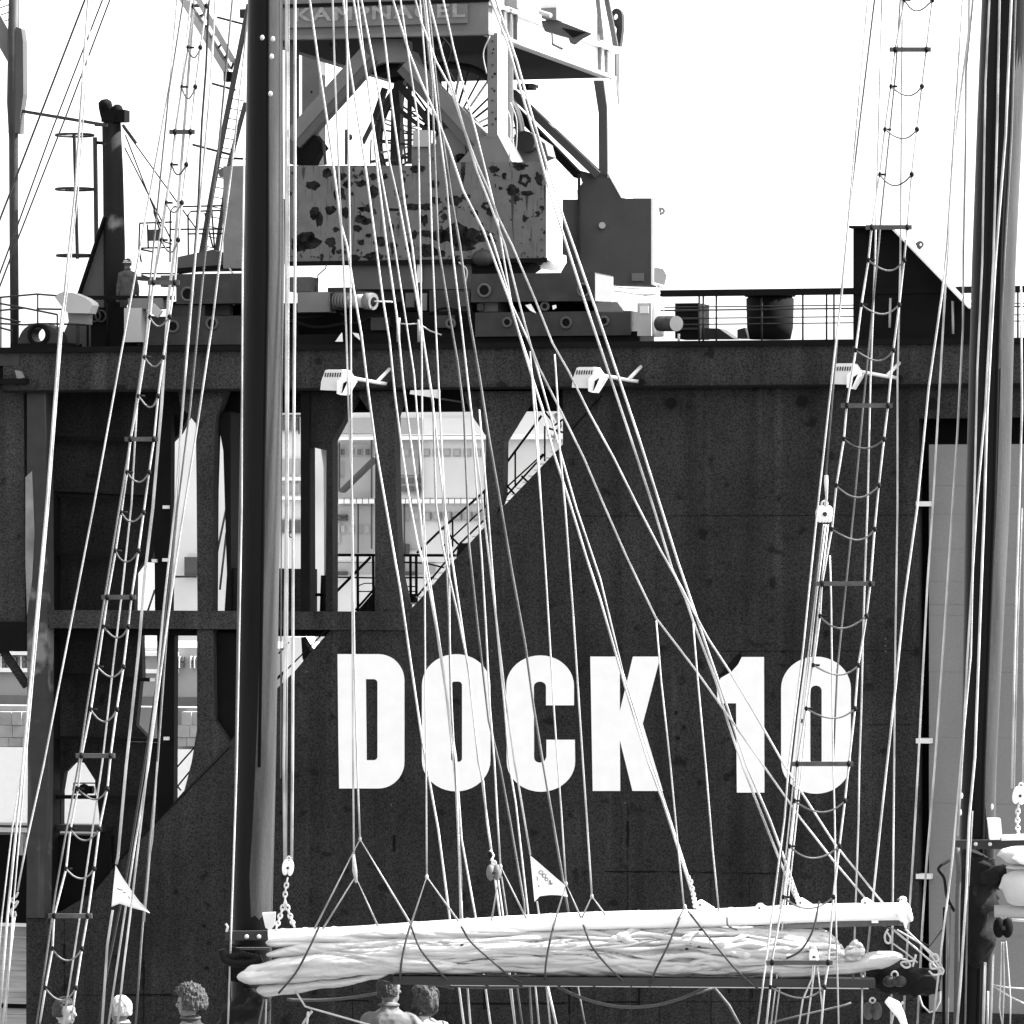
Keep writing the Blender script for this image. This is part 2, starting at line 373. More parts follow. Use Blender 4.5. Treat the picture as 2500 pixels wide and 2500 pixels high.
COLS = [ # columns: (left, right, haunch left, haunch right, haunch depth row, bottom row)
    ('column', [(435, 955), (550, 955), (528, 1015), (525, 1040), (520, 1200), (518, 1494), (482, 1494), (480, 1200), (478, 1034), (462, 1014), (440, 990)]),
    ('column', [(481, 1534), (520, 1534), (524, 1760), (545, 1790), (562, 1815), (517, 1860), (450, 1930), (468, 1860), (481, 1780)]),
    ('column', [(868, 955), (985, 955), (966, 1014), (964, 1060), (968, 1230), (975, 1400), (997, 1494), (915, 1494), (916, 1080), (905, 1010)]),
    ('column', [(1130, 955), (1310, 955), (1275, 1003), (1230, 1077), (1228, 1210), (1200, 1290), (1186, 1310), (1186, 1064), (1150, 1012)]),
    ('column', [(715, 955), (880, 955), (850, 1003), (812, 1075), (812, 1494), (795, 1494), (797, 1100), (756, 1090), (757, 1494), (734, 1494), (734, 960)])]
for nm, px in COLS: part_prism(nm, px, 0.05, 0.45, M_wall2 if px[0][0] != 715 else M_inner)
MB().dbox(734, 955, 756, 1495, -0.02, 0.08).build('column_flange', M_black, dock)
part_prism('upper_shadow_beam', [(434, 940), (1376, 938), (1376, 1003), (434, 1009)], 0.7, 0.5, M_black)  # inner beam; its shade is put into the black
part_prism('column_flange', [(528, 1005), (563, 1005), (564, 1494), (548, 1494), (554, 1400), (545, 1100)], 0.3, 1.0, M_black)
part_prism('lower_web', [(525, 1545), (590, 1545), (590, 1790), (565, 1812), (524, 1750)], 0.3, 1.0, M_black)
part_prism('lower_web', [(735, 1555), (757, 1590), (765, 1585), (742, 1618), (738, 1605)], 0.2, 0.4, M_black)
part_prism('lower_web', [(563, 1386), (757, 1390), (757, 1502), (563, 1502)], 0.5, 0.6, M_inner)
# lit pipes standing in the opening
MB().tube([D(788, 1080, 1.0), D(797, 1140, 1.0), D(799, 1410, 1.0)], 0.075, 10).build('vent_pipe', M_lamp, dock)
MB().tube([D(796, 1405, 1.0), D(793, 1500, 1.0)], 0.13, 12).build('vent_pipe', M_inner, dock)
MB().cyl(D(770, 1452, 0.9), D(812, 1452, 0.9), 0.04, 10).build('pipe_clamp', M_black, dock)
# inner plates of the tower: leaning deep webs, split by flanges
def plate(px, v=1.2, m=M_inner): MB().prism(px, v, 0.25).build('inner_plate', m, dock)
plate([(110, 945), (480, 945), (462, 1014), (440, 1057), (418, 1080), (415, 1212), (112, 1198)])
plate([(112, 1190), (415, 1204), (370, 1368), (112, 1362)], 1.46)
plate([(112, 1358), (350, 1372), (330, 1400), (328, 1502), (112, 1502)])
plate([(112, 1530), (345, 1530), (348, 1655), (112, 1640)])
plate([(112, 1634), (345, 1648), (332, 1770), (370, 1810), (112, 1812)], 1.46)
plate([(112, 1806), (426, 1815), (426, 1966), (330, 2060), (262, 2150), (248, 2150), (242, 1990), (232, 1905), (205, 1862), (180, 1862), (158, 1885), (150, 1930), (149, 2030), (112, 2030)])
for x0, y0, x1, y1 in ((115, 1068, 370, 1074), (115, 1208, 420, 1222), (115, 1352, 416, 1372), (115, 1648, 420, 1662), (115, 1800, 420, 1808), (115, 1945, 400, 1948)):
    MB().bar(D(x0, y0, 0.9), D(x1, y1, 0.9), 0.16, 0.09).build('inner_flange', M_black, dock)
part_prism('inner_post', [(375, 1010), (418, 1010), (415, 1502), (378, 1502)], 0.75, 0.3, M_black)
part_prism('inner_post', [(112, 1200), (120, 1200), (120, 2230), (112, 2230)], 0.3, 0.8, M_black)
part_prism('inner_post', [(383, 1545), (426, 1545), (424, 1970), (385, 2010)], 0.75, 0.3, M_black)
MB().ubox(uw(112,2100,1.0)[0], uw(270,2100,1.0)[0], 1.0, 1.3, uw(112,2228,1)[1], uw(112,2038,1)[1]).build('inner_plate', M_black, dock)
MB().dbox(112, 2014, 250, 2030, 0.8, 0.3).build('inner_flange', M_gear, dock)
MB().cyl(D(180, 1928, 1.6), D(228, 1928, 1.6), 0.10, 14).cyl(D(205, 1928, 1.2), D(205, 1928, 1.9), 0.15, 18).build('porthole_light', M_black, dock)
MB().tube([D(180, 1912, 1.1), D(233, 1912, 1.1), D(233, 1948, 1.1), D(180, 1948, 1.1), D(180, 1912, 1.1)], 0.02, 5).build('porthole_guard', M_gear, dock)
# light blade of the inner platform edges
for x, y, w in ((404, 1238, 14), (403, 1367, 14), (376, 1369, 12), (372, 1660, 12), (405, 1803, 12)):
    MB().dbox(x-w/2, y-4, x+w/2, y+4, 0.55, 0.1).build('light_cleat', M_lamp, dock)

# fender panel on the right
pan = thing('boarded_fender', 'tall grey boarded fender panel set in the dark niche right of the figure 10', 'fender panel', D(2390, 2470, 0.2))
ys = [1085, 1185, 1255, 1340, 1420, 1475, 1502, 1640, 1800, 1960, 2120, 2280, 2470]
for i in range(len(ys)-1):
    ua_, ub_ = uw(2268, 1500, 0.25)[0], uw(2640, 1500, 0.25)[0]
    MB().ubox(ua_, ub_, 0.25 + (0.006 if i % 2 else 0.0), 0.5, uw(2268, ys[i+1], 0.25)[1]+0.0015, uw(2268, ys[i], 0.25)[1]-0.0015).build('board', M_panel, pan)
for y in (1230, 1809, 2140):
    MB().dbox(2236, y-6, 2272, y+6, -0.05, 0.3).build('hinge', M_lamp, pan)

# stairs against the diagonal edge, with scaffold platform
st = thing('dock_stairs', 'steep open steel stairs with railings climbing the sloping edge of the black wall', 'stairs', D(1000, 1494, 0.2))
def rod(px, v, r, name, par, m=M_black, n=6): return MB().tube([D(x, y, v) for x, y in px], r, n).build(name, m, par)
rod([(1018, 1350), (1080, 1290), (1190, 1193), (1322, 1015)], 0.5, 0.03, 'handrail', st)
rod([(1080, 1335), (1165, 1255), (1326, 1108)], 0.5, 0.02, 'handrail', st)
MB().bar(D(1120, 1330, 0.45), D(1200, 1252, 0.45), 0.05, 0.04).build('stringer', M_black, st)
MB().bar(D(1200, 1250, 0.45), D(1330, 1108, 0.45), 0.05, 0.04).build('stringer', M_black, st)
MB().bar(D(1000, 1478, 0.45), D(1122, 1330, 0.45), 0.05, 0.04).build('stringer', M_black, st)
for i in range(26):
    f = (i+0.5)/26; x = 1006 + f*(1362-1006); y = 1480 + f*(1096-1480)
    MB().box(D(x, y, 0.45), (0.09, 0.10, 0.012), UV, NV, ZV).build('tread', M_bgm, st)  # treads made paler in colour for the sun on them
for x, y0, y1 in ((1330, 1040, 1126), (1183, 1195, 1262), (1105, 1262, 1335), (1258, 1100, 1190)):
    rod([(x, y0), (x, y1)], 0.45, 0.022, 'stair_post', st)
for x0, y0, x1, y1 in ((1080, 1287, 1118, 1328), (1225, 1172, 1258, 1208), (1273, 1162, 1290, 1178), (1328, 1003, 1352, 1032), (1340, 1046, 1376, 1056), (1352, 1040, 1374, 1024)):
    rod([(x0, y0), (x1, y1)], 0.4, 0.025, 'stair_brace', st)
MB().prism([(1118, 1326), (1156, 1326), (1130, 1352), (1114, 1360)], 0.1, 0.5).build('gusset', M_black, st)
MB().tube([D(1355, 1010, 0.7), D(1368, 1040, 0.7), D(1352, 1068, 0.7), D(1338, 1060, 0.7)], 0.05, 8).build('hose_coil', M_lamp, st)
sc_ = thing('scaffold_platform', 'small scaffold platform with railings in the opening left of the stairs', 'scaffold', D(930, 1492, 0.8))
rod([(812, 1355), (1115, 1356)], 0.9, 0.035, 'rail', sc_)
rod([(1002-30, 1372), (1040, 1375), (1084, 1386)], 0.9, 0.02, 'rail', sc_)
rod([(812, 1409), (918, 1411), (1060, 1410)], 0.9, 0.02, 'rail', sc_)
for y in (1432, 1444): rod([(960, y), (1015, y)], 0.9, 0.014, 'rail', sc_)
rod([(875, 1444), (918, 1444)], 0.9, 0.014, 'rail', sc_); rod([(875, 1430), (890, 1424), (910, 1424)], 0.9, 0.014, 'rail', sc_)
for x in (873, 911, 1002, 1016): rod([(x, 1358), (x+1, 1494)], 0.9, 0.035, 'upright', sc_)
rod([(811, 1455), (905, 1360)], 0.9, 0.035, 'diagonal', sc_); rod([(868, 1490), (925, 1425)], 0.9, 0.03, 'diagonal', sc_)
MB().cyl(D(1010, 1450, 0.8), D(1010, 1475, 0.8), 0.1, 10).build('junction_box', M_black, sc_)
MB().prism([(870, 1494), (930, 1425), (985, 1440), (1000, 1494)], 1.2, 0.3).build('base_plate', M_inner, sc_)

# deck railing and fittings on top of the dock
DT = BW1 + 0.03
rail = thing('deck_railing', 'thin steel railing along the dock top right of the crane', 'railing', D(2000, 832, 0.3))
def at_w(x, v, w): p = D(x, HZ, v); return Vector((p.x, p.y, w))
wtop = uw(2000, 712, 0.2)[1]
MB().bar(at_w(1615, 0.2, wtop), at_w(2700, 0.2, wtop), 0.3, 0.15).build('top_rail', M_black, rail)
for k, y in enumerate((746, 754, 774, 789)):
    w_ = uw(2000, y, 0.3)[1]
    MB().tube([at_w(1612, 0.3, w_), at_w(2700, 0.3, w_)], 0.015 if k != 1 else 0.02, 5).build('wire_rail', M_gear, rail)
for x in (1707, 1717, 1749, 2018, 2036, 2330, 2485, 2560, 1960, 1860):
    MB().tube([at_w(x, 0.3, DT), at_w(x, 0.3, wtop)], 0.022, 6).build('rail_post', M_gear, rail)
lr = thing('deck_railing', 'curved thin railing at the far left end of the dock top', 'railing', D(40, 850, 0.3))
for pts in ([(-40, 726), (0, 726), (90, 718), (140, 722), (215, 728)], [(-40, 736), (0, 741), (60, 752), (140, 768)], [(-40, 762), (0, 758), (60, 752)], [(90, 754), (140, 755), (210, 756)], [(-40, 770), (0, 776), (50, 786)], [(-40, 792), (0, 800), (30, 808)], [(0, 790), (60, 793), (110, 790), (215, 793)]):
    rod(pts, 0.6, 0.024, 'rail', lr, M_gear)
for x, y0, y1 in ((2, 726, 856), (92, 718, 790), (140, 768, 850)): rod([(x, y0), (x, y1)], 0.6, 0.02, 'rail_post', lr, M_gear)
long_r = thing('deck_railing', 'dark horizontal rail on the dock top behind the worker', 'railing', D(330, 850, 0.3))
MB().bar(D(210, 727, 0.5), D(425, 727, 0.5), 0.12, 0.10).build('top_rail', M_black, long_r)
for x in (214, 262, 345): rod([(x, 727), (x, 845)], 0.5, 0.03, 'rail_post', long_r)

def round_box(px0, px1, v0, t, m, name, par, r=18):
    x0, y0 = px0; x1, y1 = px1
    return MB().prism(stadium(x0, y0, x1, y1, r), v0, t).build(name, m, par)
bl = thing('mooring_bollard', 'broad black rounded bollard under the top rail midway along the dock', 'bollard', D(1880, 828, 0.8))
MB().tube([D(1880, 828, 1.0), D(1880, 800, 1.0), D(1880, 730, 1.0), D(1880, 722, 1.0)], [0.5, 0.56, 0.58, 0.5], 24).build('body', M_under, bl)
MB().cyl(D(1880, 724, 1.0), D(1880, 717, 1.0), 0.62, 24).build('cap', M_black, bl)
b2 = thing('winch_housing', 'dark ribbed winch housing beside the round drum on the dock top', 'winch housing', D(1680, 830, 0.8))
MB().dbox(1648, 740, 1705, 826, 1.0, 1.2).build('body', M_under, b2)
for y in (755, 775, 800): MB().dbox(1646, y, 1707, y+5, 0.97, 0.05).build('rib', M_gear, b2)
MB().prism([(1700, 800), (1755, 802), (1790, 826), (1700, 826)], 1.4, 0.8).build('skirt', M_gear, b2)
MB().prism([(1800, 805), (1818, 800), (1826, 826), (1800, 826)], 1.2, 0.5).build('foot', M_gear, b2)
b3 = thing('valve_stand', 'pale valve cabinet and hand wheel with a black round drum on the dock top', 'valve stand', D(1600, 822, 0.4))
MB().dbox(1556, 740, 1590, 820, 0.5, 0.3).build('cabinet', M_bgm, b3)
MB().dbox(1562, 747, 1583, 765, 0.46, 0.03).build('gauge_plate', M_lamp, b3)
MB().tube([D(1604, 822, 0.8), D(1603, 780, 0.8), D(1606, 745, 0.8), D(1598, 725, 0.8)], [0.16, 0.2, 0.16, 0.06], 14).build('valve_body', M_white, b3)
MB().torus(D(1588, 718, 0.8), 0.27, 0.025, ZV, 24).torus(D(1588, 718, 0.8), 0.12, 0.02, ZV, 16).build('hand_wheel', M_white, b3)
MB().cyl(D(1612, 790, 0.1), D(1650, 790, -0.35), 0.19, 24).build('drum', M_gear, b3)
MB().cyl(D(1649.5, 790, -0.34), D(1651.5, 790, -0.37), 0.185, 24).build('drum_end', M_crane, b3)
MB().tube([D(1657, 815, 0.0), D(1657, 832, 0.0)], 0.03, 6).build('drum_leg', M_lamp, b3)
MB().prism([(1596, 652), (1618, 655), (1628, 672), (1622, 697), (1596, 690)], 0.8, 0.2).build('lamp_head', M_bgm, b3)
MB().tube([D(1606, 695, 0.9), D(1606, 730, 0.9)], 0.04, 6).build('lamp_pole', M_white, b3)

tri = thing('triangular_bulkhead', 'black triangular steel bulkhead rising above the dock rail behind the right rope ladder', 'bulkhead', D(2200, 828, 0.5))
MB().prism([(2083, 560), (2185, 559), (2187, 562), (2325, 706), (2372, 757), (2372, 828), (2083, 828)], 0.1, 0.9).build('web_plate', M_black, tri)
MB().bar(D(2186, 556, 0.05), D(2378, 754, 0.05), 1.4, 0.05).build('sloping_flange', M_bgw, tri)  # lit incline, its sunlight put into the pale colour
MB().bar(D(2083, 557, 0.1), D(2190, 557, 0.1), 1.2, 0.05).build('top_flange', M_black, tri)
MB().prism(arc(2246, 596, 8, 8, 120, -60, 8) + [(2244, 611), (2233, 595)], 0.2, 0.1, [arc(2247, 597, 3.5, 3.5, 0, 330, 8)]).build('lifting_eye', M_gear, tri)
rod([(2174, 728), (2172, 800)], 0.02, 0.03, 'white_gauge', tri, M_bgm)
MB().tube([D(2326, 735, 0.0), D(2327, 815, 0.0)], 0.03, 6).build('white_gauge', M_bgm, tri)

ring = thing('fairlead_ring', 'black half-round steel fairlead with a round hole at the left end of the dock top', 'fairlead', D(92, 845, 0.3))
MB().prism(arc(95, 836, 50, 48, 0, 180, 16) + [(38, 848), (150, 848)], 0.3, 0.6, [arc(94, 817, 20, 19, 0, 345, 16)]).build('plate', M_gear, ring)
MB().torus(D(94, 817, 0.28), 0.24, 0.06, NV, 24).build('rim', M_black, ring)
MB().dbox(25, 838, 170, 852, 0.2, 0.9).build('base', M_black, ring)
box_l = thing('junction_box', 'grey weathered box hung on the upper left corner of the dock', 'box', D(20, 930, -0.3))
MB().dbox(-40, 858, 47, 893, -0.2, 0.5).build('upper_case', M_gear, box_l)
MB().dbox(-40, 893, 40, 925, -0.1, 0.4).build('lower_case', M_under, box_l)
MB().prism([(36, 904), (50, 906), (57, 922), (42, 928)], -0.3, 0.2).build('flap', M_panel, box_l)
MB().dbox(-40, 924, 64, 937, -0.35, 0.8).build('shelf', M_black, box_l)

# signal mast at the far left, hook boom to the chimney
sm = thing('dock_lamp_mast', 'tall dark steel mast with a bulged head at the far left of the dock', 'mast', D(35, 850, 1.0))
MB().tube([D(36, 860, 1.2), D(34, 600, 1.2), D(33, 340, 1.2), D(31, 250, 1.2), D(35, -60, 1.2)], [0.11, 0.115, 0.12, 0.15, 0.14], 14).build('pole', M_gear, sm)
MB().prism([(20, 150), (24, 60), (52, 70), (56, 100), (57, 230), (50, 280), (48, 325), (20, 325)], 1.1, 0.3).build('sleeve', M_rear, sm)
MB().prism([(-60, -20), (2, 40), (24, 80), (26, 155), (18, 150), (2, 122), (-30, 60)], 1.3, 0.15).build('curved_arm', M_crane, sm)
for i in range(5): rod([(-10, 5+i*18), (26, -8+i*18)], 1.5, 0.015, 'step', sm, M_gear)
MB().bar(D(52, 271, 1.2), D(262, 306, 1.4), 0.08, 0.08).build('cross_arm', M_gear, sm)
ch = thing('exhaust_stack', 'thick soot-black exhaust stack with caged ladder beside the worker', 'exhaust stack', D(280, 848, 1.5))
MB().tube([D(280, 850, 1.8), D(279, 600, 1.8), D(276, 420, 1.8), D(272, 300, 1.8)], [0.27, 0.275, 0.26, 0.24], 20).build('pipe', rust_mat('soot_with_lit_blotches', 0.007, 0.20, 1.1, 0.56, 0.68, 0.0), ch)  # pale patches paint lit blotches onto the soot-black pipe
MB().dbox(247, 268, 304, 297, 1.55, 0.4).build('hood_collar', M_under, ch)
MB().tube([D(262, 285, 1.75), D(258, 262, 1.7), D(256, 250, 1.6), D(255, 243, 1.6)], [0.17, 0.18, 0.17, 0.09], 16).build('hood', M_under, ch)
MB().tube([D(288, 292, 1.7), D(287, 270, 1.7), D(286, 260, 1.7), D(286, 255, 1.7)], [0.16, 0.15, 0.12, 0.06], 14).build('hood', M_under, ch)

MB().prism([(262, 530), (262, 850), (140, 850), (195, 720), (222, 650)], 1.7, 0.12).build('gusset', M_rear, ch)
MB().bar(D(258, 530, 1.65), D(195, 720, 1.65), 0.3, 0.05).build('gusset_flange', M_black, ch)
for y in (330, 462, 624):
    x0 = 135 if y < 600 else 140
    c_ = D((x0+230)/2, y, 1.8)
    pts = [c_ + UV*(0.48*math.cos(a)) + NV*0.48*math.sin(a) for a in [i*2*math.pi/24 for i in range(25)]]
    MB().tube(pts, 0.035, 6, False, 1).build('cage_hoop', M_gear, ch)
MB().bar(D(232, 335, 1.8), D(236, 630, 1.8), 0.09, 0.09).build('ladder_stile', M_gear, ch)
MB().bar(D(181, 328, 2.2), D(189, 632, 2.2), 0.07, 0.07).build('ladder_stile', M_gear, ch)
for y in (304, 348): MB().bar(D(232, y, 1.8), D(262, y+2, 1.8), 0.08, 0.08).build('bracket', M_black, ch)
for a, b in (((300, 310), (480, 560)), ((304, 360), (420, 590)), ((306, 330), (395, 560))):
    MB().tube([D(*a, 1.6), D(*b, 1.6)], 0.02, 5).build('guy_wire', M_roped, ch)
MB().bar(D(300, 305, 1.6), D(332, 350, 1.6), 0.07, 0.07).build('turnbuckle', M_gear, ch)

fl = thing('lifeboat_light', 'pale dome-shaped floodlight housing at the dock edge beside the fairlead', 'floodlight', D(185, 800, 0.0))
MB().prism([(134, 726), (142, 717), (152, 713), (178, 715), (205, 726), (222, 737), (225, 745), (217, 765), (165, 764), (148, 745)], -0.6, 0.5).build('hood', M_bgm, fl)
MB().prism([(165, 764), (217, 765), (215, 792), (168, 788)], -0.4, 0.3).build('body', M_crane, fl)
MB().bar(D(190, 790, -0.2), D(190, 842, 0.0), 0.1, 0.1).build('stand', M_gear, fl)
sk = thing('engine_bits', 'cluttered dark machinery with pipes at the worker\'s feet', 'machinery', D(240, 846, 0.4))
MB().dbox(222, 750, 300, 846, 0.6, 0.6).build('casing', M_under, sk)
for x in (232, 246): MB().torus(D(x, 772, 0.5), 0.14, 0.03, NV, 14).build('loop', M_gear, sk)
MB().dbox(303, 752, 345, 835, 0.3, 0.4).build('pale_cabinet', M_bgm, sk)
MB().dbox(312, 728, 395, 754, 0.35, 0.4).build('pipe_box', M_crane, sk)
MB().prism([(375, 740), (395, 760), (385, 775), (360, 760)], 0.3, 0.1).build('elbow', M_bgm, sk)

# wall floodlights
def floodlight(dx, dy, label):
    o = lambda x, y: (x+dx, y+dy)
    t = thing('wall_floodlight', label, 'floodlight', D(*o(1560, 950), -0.1), 'white floodlights on arms along the top beam')
    prof = [(1396, 946), (1398, 925), (1408, 898), (1415, 896), (1450, 896), (1460, 911), (1462, 925), (1450, 948)]
    MB().prism([o(*p) for p in prof], -1.5, 0.62).build('housing', M_lamp, t)
    for k in range(7):
        x = 1408+k*6.0
        MB().prism([o(x, 904), o(x+2.6, 904), o(x+0.6, 914), o(x-2.0, 914)], -1.515, 0.012).build('vent_slot', M_under, t)
    MB().prism([o(1436, 925), o(1450, 912), o(1463, 912), o(1464, 925), o(1444, 958), o(1436, 955)], -1.56, 0.75).build('lens_frame', M_white, t)
    MB().prism([o(1452, 930), o(1464, 922), o(1448, 955)], -1.58, 0.05).build('lens_gap', M_under, t)
    MB().tube([D(*o(1462, 915), -1.1), D(*o(1534, 928), -0.7), D(*o(1562, 932), -0.15)], 0.045, 10).build('arm', M_lamp, t)
    MB().tube([D(*o(1534, 927), -0.7), D(*o(1565, 895), -0.16)], 0.045, 10).build('strut', M_lamp, t)
    MB().cyl(D(*o(1566, 932), -0.3), D(*o(1567, 932), -0.05), 0.07, 10).build('wall_bracket', M_black, t)
floodlight(0, 0, 'white slotted floodlight on a forked arm right of the rope bundle, middle of the three')
floodlight(-614, 6, 'white slotted floodlight on an arm just right of the left mast')
floodlight(631, -9, 'white slotted floodlight on a forked arm behind the right rope ladder')
wl = thing('strip_light', 'flat white strip light under the top beam between two columns', 'light', D(1035, 960, -0.2))
MB().prism([(1002, 953), (1068, 951), (1066, 972), (1000, 962)], -0.5, 0.3).build('case', M_lamp, wl)
MB().bar(D(1040, 968, -0.3), D(1150, 985, 0.3), 0.04, 0.04).build('bracket', M_gear, wl)
# ================================================================ THE DOCK CRANE
V0, V1 = 1.6, 14.0
cr = thing('dock_crane', 'old grey portal crane with a rust-pocked lower girder standing on the dock', 'crane', D(1000, 848, V0))
def cp(name, px, v, t, m=M_crane, holes=()): return MB().prism(px, v, t, holes).build(name, m, cr)
def cb(name, x0, y0, x1, y1, v, t, m=M_crane): return MB().dbox(x0, y0, x1, y1, v, t).build(name, m, cr)
# upper platform: front girder, side girders, black underside
uL, uR = uw(612, 44, V0)[0], uw(1196, 44, V0)[0]
wB, wT = uw(1000, 88, V0)[1], uw(1000, -70, V0)[1]
MB().ubox(uL, uR-0.04, V0, V0+0.35, wB, wT).build('front_girder', M_crane, cr)
MB().ubox(uR-0.28, uR-0.03, V0+0.36, V1+0.3, wB, wT).build('side_girder', M_bgw, cr)  # sun glare put into the colour, paler than the crane's own grey
MB().ubox(uL, uL+0.25, V0+0.36, V1+0.3, wB, wT).build('side_girder', M_crane, cr)
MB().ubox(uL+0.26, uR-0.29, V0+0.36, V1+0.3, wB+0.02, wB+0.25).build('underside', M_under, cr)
MB().ubox(uL, uR, V0-0.12, V0-0.01, wB-0.02, wB+0.08).build('lower_flange', M_crane, cr)
MB().ubox(uR-0.03, uR+0.10, V0, V1+0.3, wB-0.03, wB+0.05).build('side_flange', M_white, cr)  # lower flange of the sunlit side, brightness painted in as white
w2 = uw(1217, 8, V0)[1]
MB().ubox(uR-0.03, uR+0.10, V0, V1+0.3, w2-0.04, w2+0.04).build('side_flange', M_white, cr)  # upper flange, sunlight painted white likewise
def v_at(px, u):
    lo_, hi_ = V0, V1+1
    for _ in range(40):
        m_ = (lo_+hi_)/2; p = XYZ(u, m_, 0)
        if CX + FPX*p.x/p.y < px: lo_ = m_
        else: hi_ = m_
    return lo_
for v in [v_at(x, uR) for x in (1226, 1241, 1256, 1462, 1478, 1503)]:
    MB().ubox(uR-0.029, uR+0.06, v, v+0.12, wB+0.06, w2-0.05).build('stiffener', M_crane, cr)
MB().ubox(uL, uR, V0-0.05, V0-0.005, uw(1000, 10, V0)[1], uw(1000, 2, V0)[1]).build('trim_strip', M_under, cr)
# name board
sb = MB().dbox(700, 16, 1140, 62, V0-0.10, 0.095).build('name_board', M_crane, cr)
fc = bpy.data.curves.new('lettering', 'FONT'); fc.body = 'KAMPNAGEL'; fc.size = 0.46; fc.extrude = 0.012; fc.space_character = 1.13; fc.offset = 0.012
fo = bpy.data.objects.new('tmp', fc); COL.objects.link(fo); bpy.context.view_layer.update()
me = bpy.data.meshes.new_from_object(fo.evaluated_get(bpy.context.evaluated_depsgraph_get()))
bpy.data.objects.remove(fo)
xs = [v.co.x for v in me.vertices]; x0_, x1_ = min(xs), max(xs)
pa, pb = D(716, 52, V0-0.115), D(1132, 52, V0-0.115)
L_ = (pb-pa).length; sx = L_/(x1_-x0_)
rotm = Matrix((UV, ZV, -NV)).transposed().to_4x4()
me.transform(Matrix.Translation(pa - cr.location) @ rotm @ Matrix.Diagonal((sx, 1, 1, 1)))
lo = bpy.data.objects.new('lettering', me); lo.parent = sb; COL.objects.link(lo)
me.materials.append(mat('raised_letter_paint', 0.22, 0.7, 0.25, 8))
# posts of the portal
cb('front_post', 1190, 80, 1214, 336, V0+0.01, 0.95)
cb('post_lit_side', 1214, 84, 1216, 336, V0+0.02, 0.93, M_white)  # sunlit side of the post, the light put into white colour
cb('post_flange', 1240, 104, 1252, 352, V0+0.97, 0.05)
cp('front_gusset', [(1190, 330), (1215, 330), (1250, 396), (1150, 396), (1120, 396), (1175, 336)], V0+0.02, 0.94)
cp('gusset_lit_edge', [(1215, 330), (1250, 396), (1252, 394), (1217, 328)], V0+0.01, 0.95, M_white)  # sun on the gusset's edge painted in white
cp('gusset_flange', [(1240, 350), (1252, 350), (1277, 396), (1262, 396)], V0+0.97, 0.05)
cb('front_post', 705, 88, 716, 400, V0+0.3, 0.5, M_rear)
vR = V1-2.4
cp('rear_post', [(1449, 196), (1473, 196), (1481, 262), (1483, 434), (1462, 434), (1461, 275)], vR, 1.1, M_rear)
cb('rear_post', 737, 95, 779, 400, vR, 0.6, M_crane)
# portal braces
def beam2(a, b, w, v, m=M_crane, nm='brace'):
    MB().bar(D(*a, v), D(*b, v), 0.5, w, NV.cross(ZV)).build(nm, m, cr)
cp('brace_head', [(890, 95), (985, 95), (985, 118), (1000, 122), (1010, 150), (980, 152), (935, 152), (892, 168), (872, 140), (890, 120)], V0+0.4, 0.8)
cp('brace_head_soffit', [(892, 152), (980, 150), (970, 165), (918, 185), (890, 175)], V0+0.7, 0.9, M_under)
def strut(a, b, wid, v=V0+0.5):
    """box strut between two pixels: grey face and a lower face with shade painted in"""
    a_, b_ = D(*a, v), D(*b, v); e = (b_-a_).normalized(); nn = e.cross(NV).normalized()
    if nn.z < 0: nn = -nn
    m = (a_+b_)/2; h = (b_-a_).length/2
    MB().box(m, (h, 0.22, wid/2), e, NV, nn).build('diagonal_strut', M_crane, cr)
    MB().box(m - nn*(wid/2+0.10), (h, 0.2, 0.10), e, NV, nn).build('strut_shade_face', M_rear, cr)
strut((900, 128), (712, 338), 0.34)
strut((1000, 150), (1178, 345), 0.34)
cp('strut_foot', [(725, 340), (770, 330), (792, 360), (780, 372), (765, 402), (728, 405)], V0+0.45, 0.4, M_under)
# rusty lower girder of the front side
cp('lower_girder', [(700, 404), (1010, 404), (1010, 380), (1105, 380), (1105, 398), (1150, 395), (1333, 395), (1333, 635), (1300, 641), (700, 641)], V0, 1.5, M_rust)
# flaked rust patches and runs on the face of the girder
random.seed(17)
def patch(x, y, rx, ry, hole=0.0, v=V0-0.006):
    n_ = 22; o1 = random.uniform(0, 99)
    out = [(x + rx*math.cos(a)*(1+0.55*noise.noise(Vector((math.cos(a)*1.6+o1, math.sin(a)*1.6, o1)))+0.25*noise.noise(Vector((math.cos(a)*5+o1, math.sin(a)*5, 3)))),
            y + ry*math.sin(a)*(1+0.55*noise.noise(Vector((math.cos(a)*1.6+o1, math.sin(a)*1.6, 9+o1)))+0.25*noise.noise(Vector((math.cos(a)*5, math.sin(a)*5+o1, 7))))) for a in [2*math.pi*i/n_ for i in range(n_)]]
    hs = [[(x+(px-x)*hole, y+(py-y)*hole) for px, py in out]] if hole else []
    MB().prism(out, v, 0.005, hs).build('rust_patch', M_scab, cr)
M_scab = mat('rust_scab', 0.012, 0.9, 0.9, 7, 0.6, 30, 0.05)
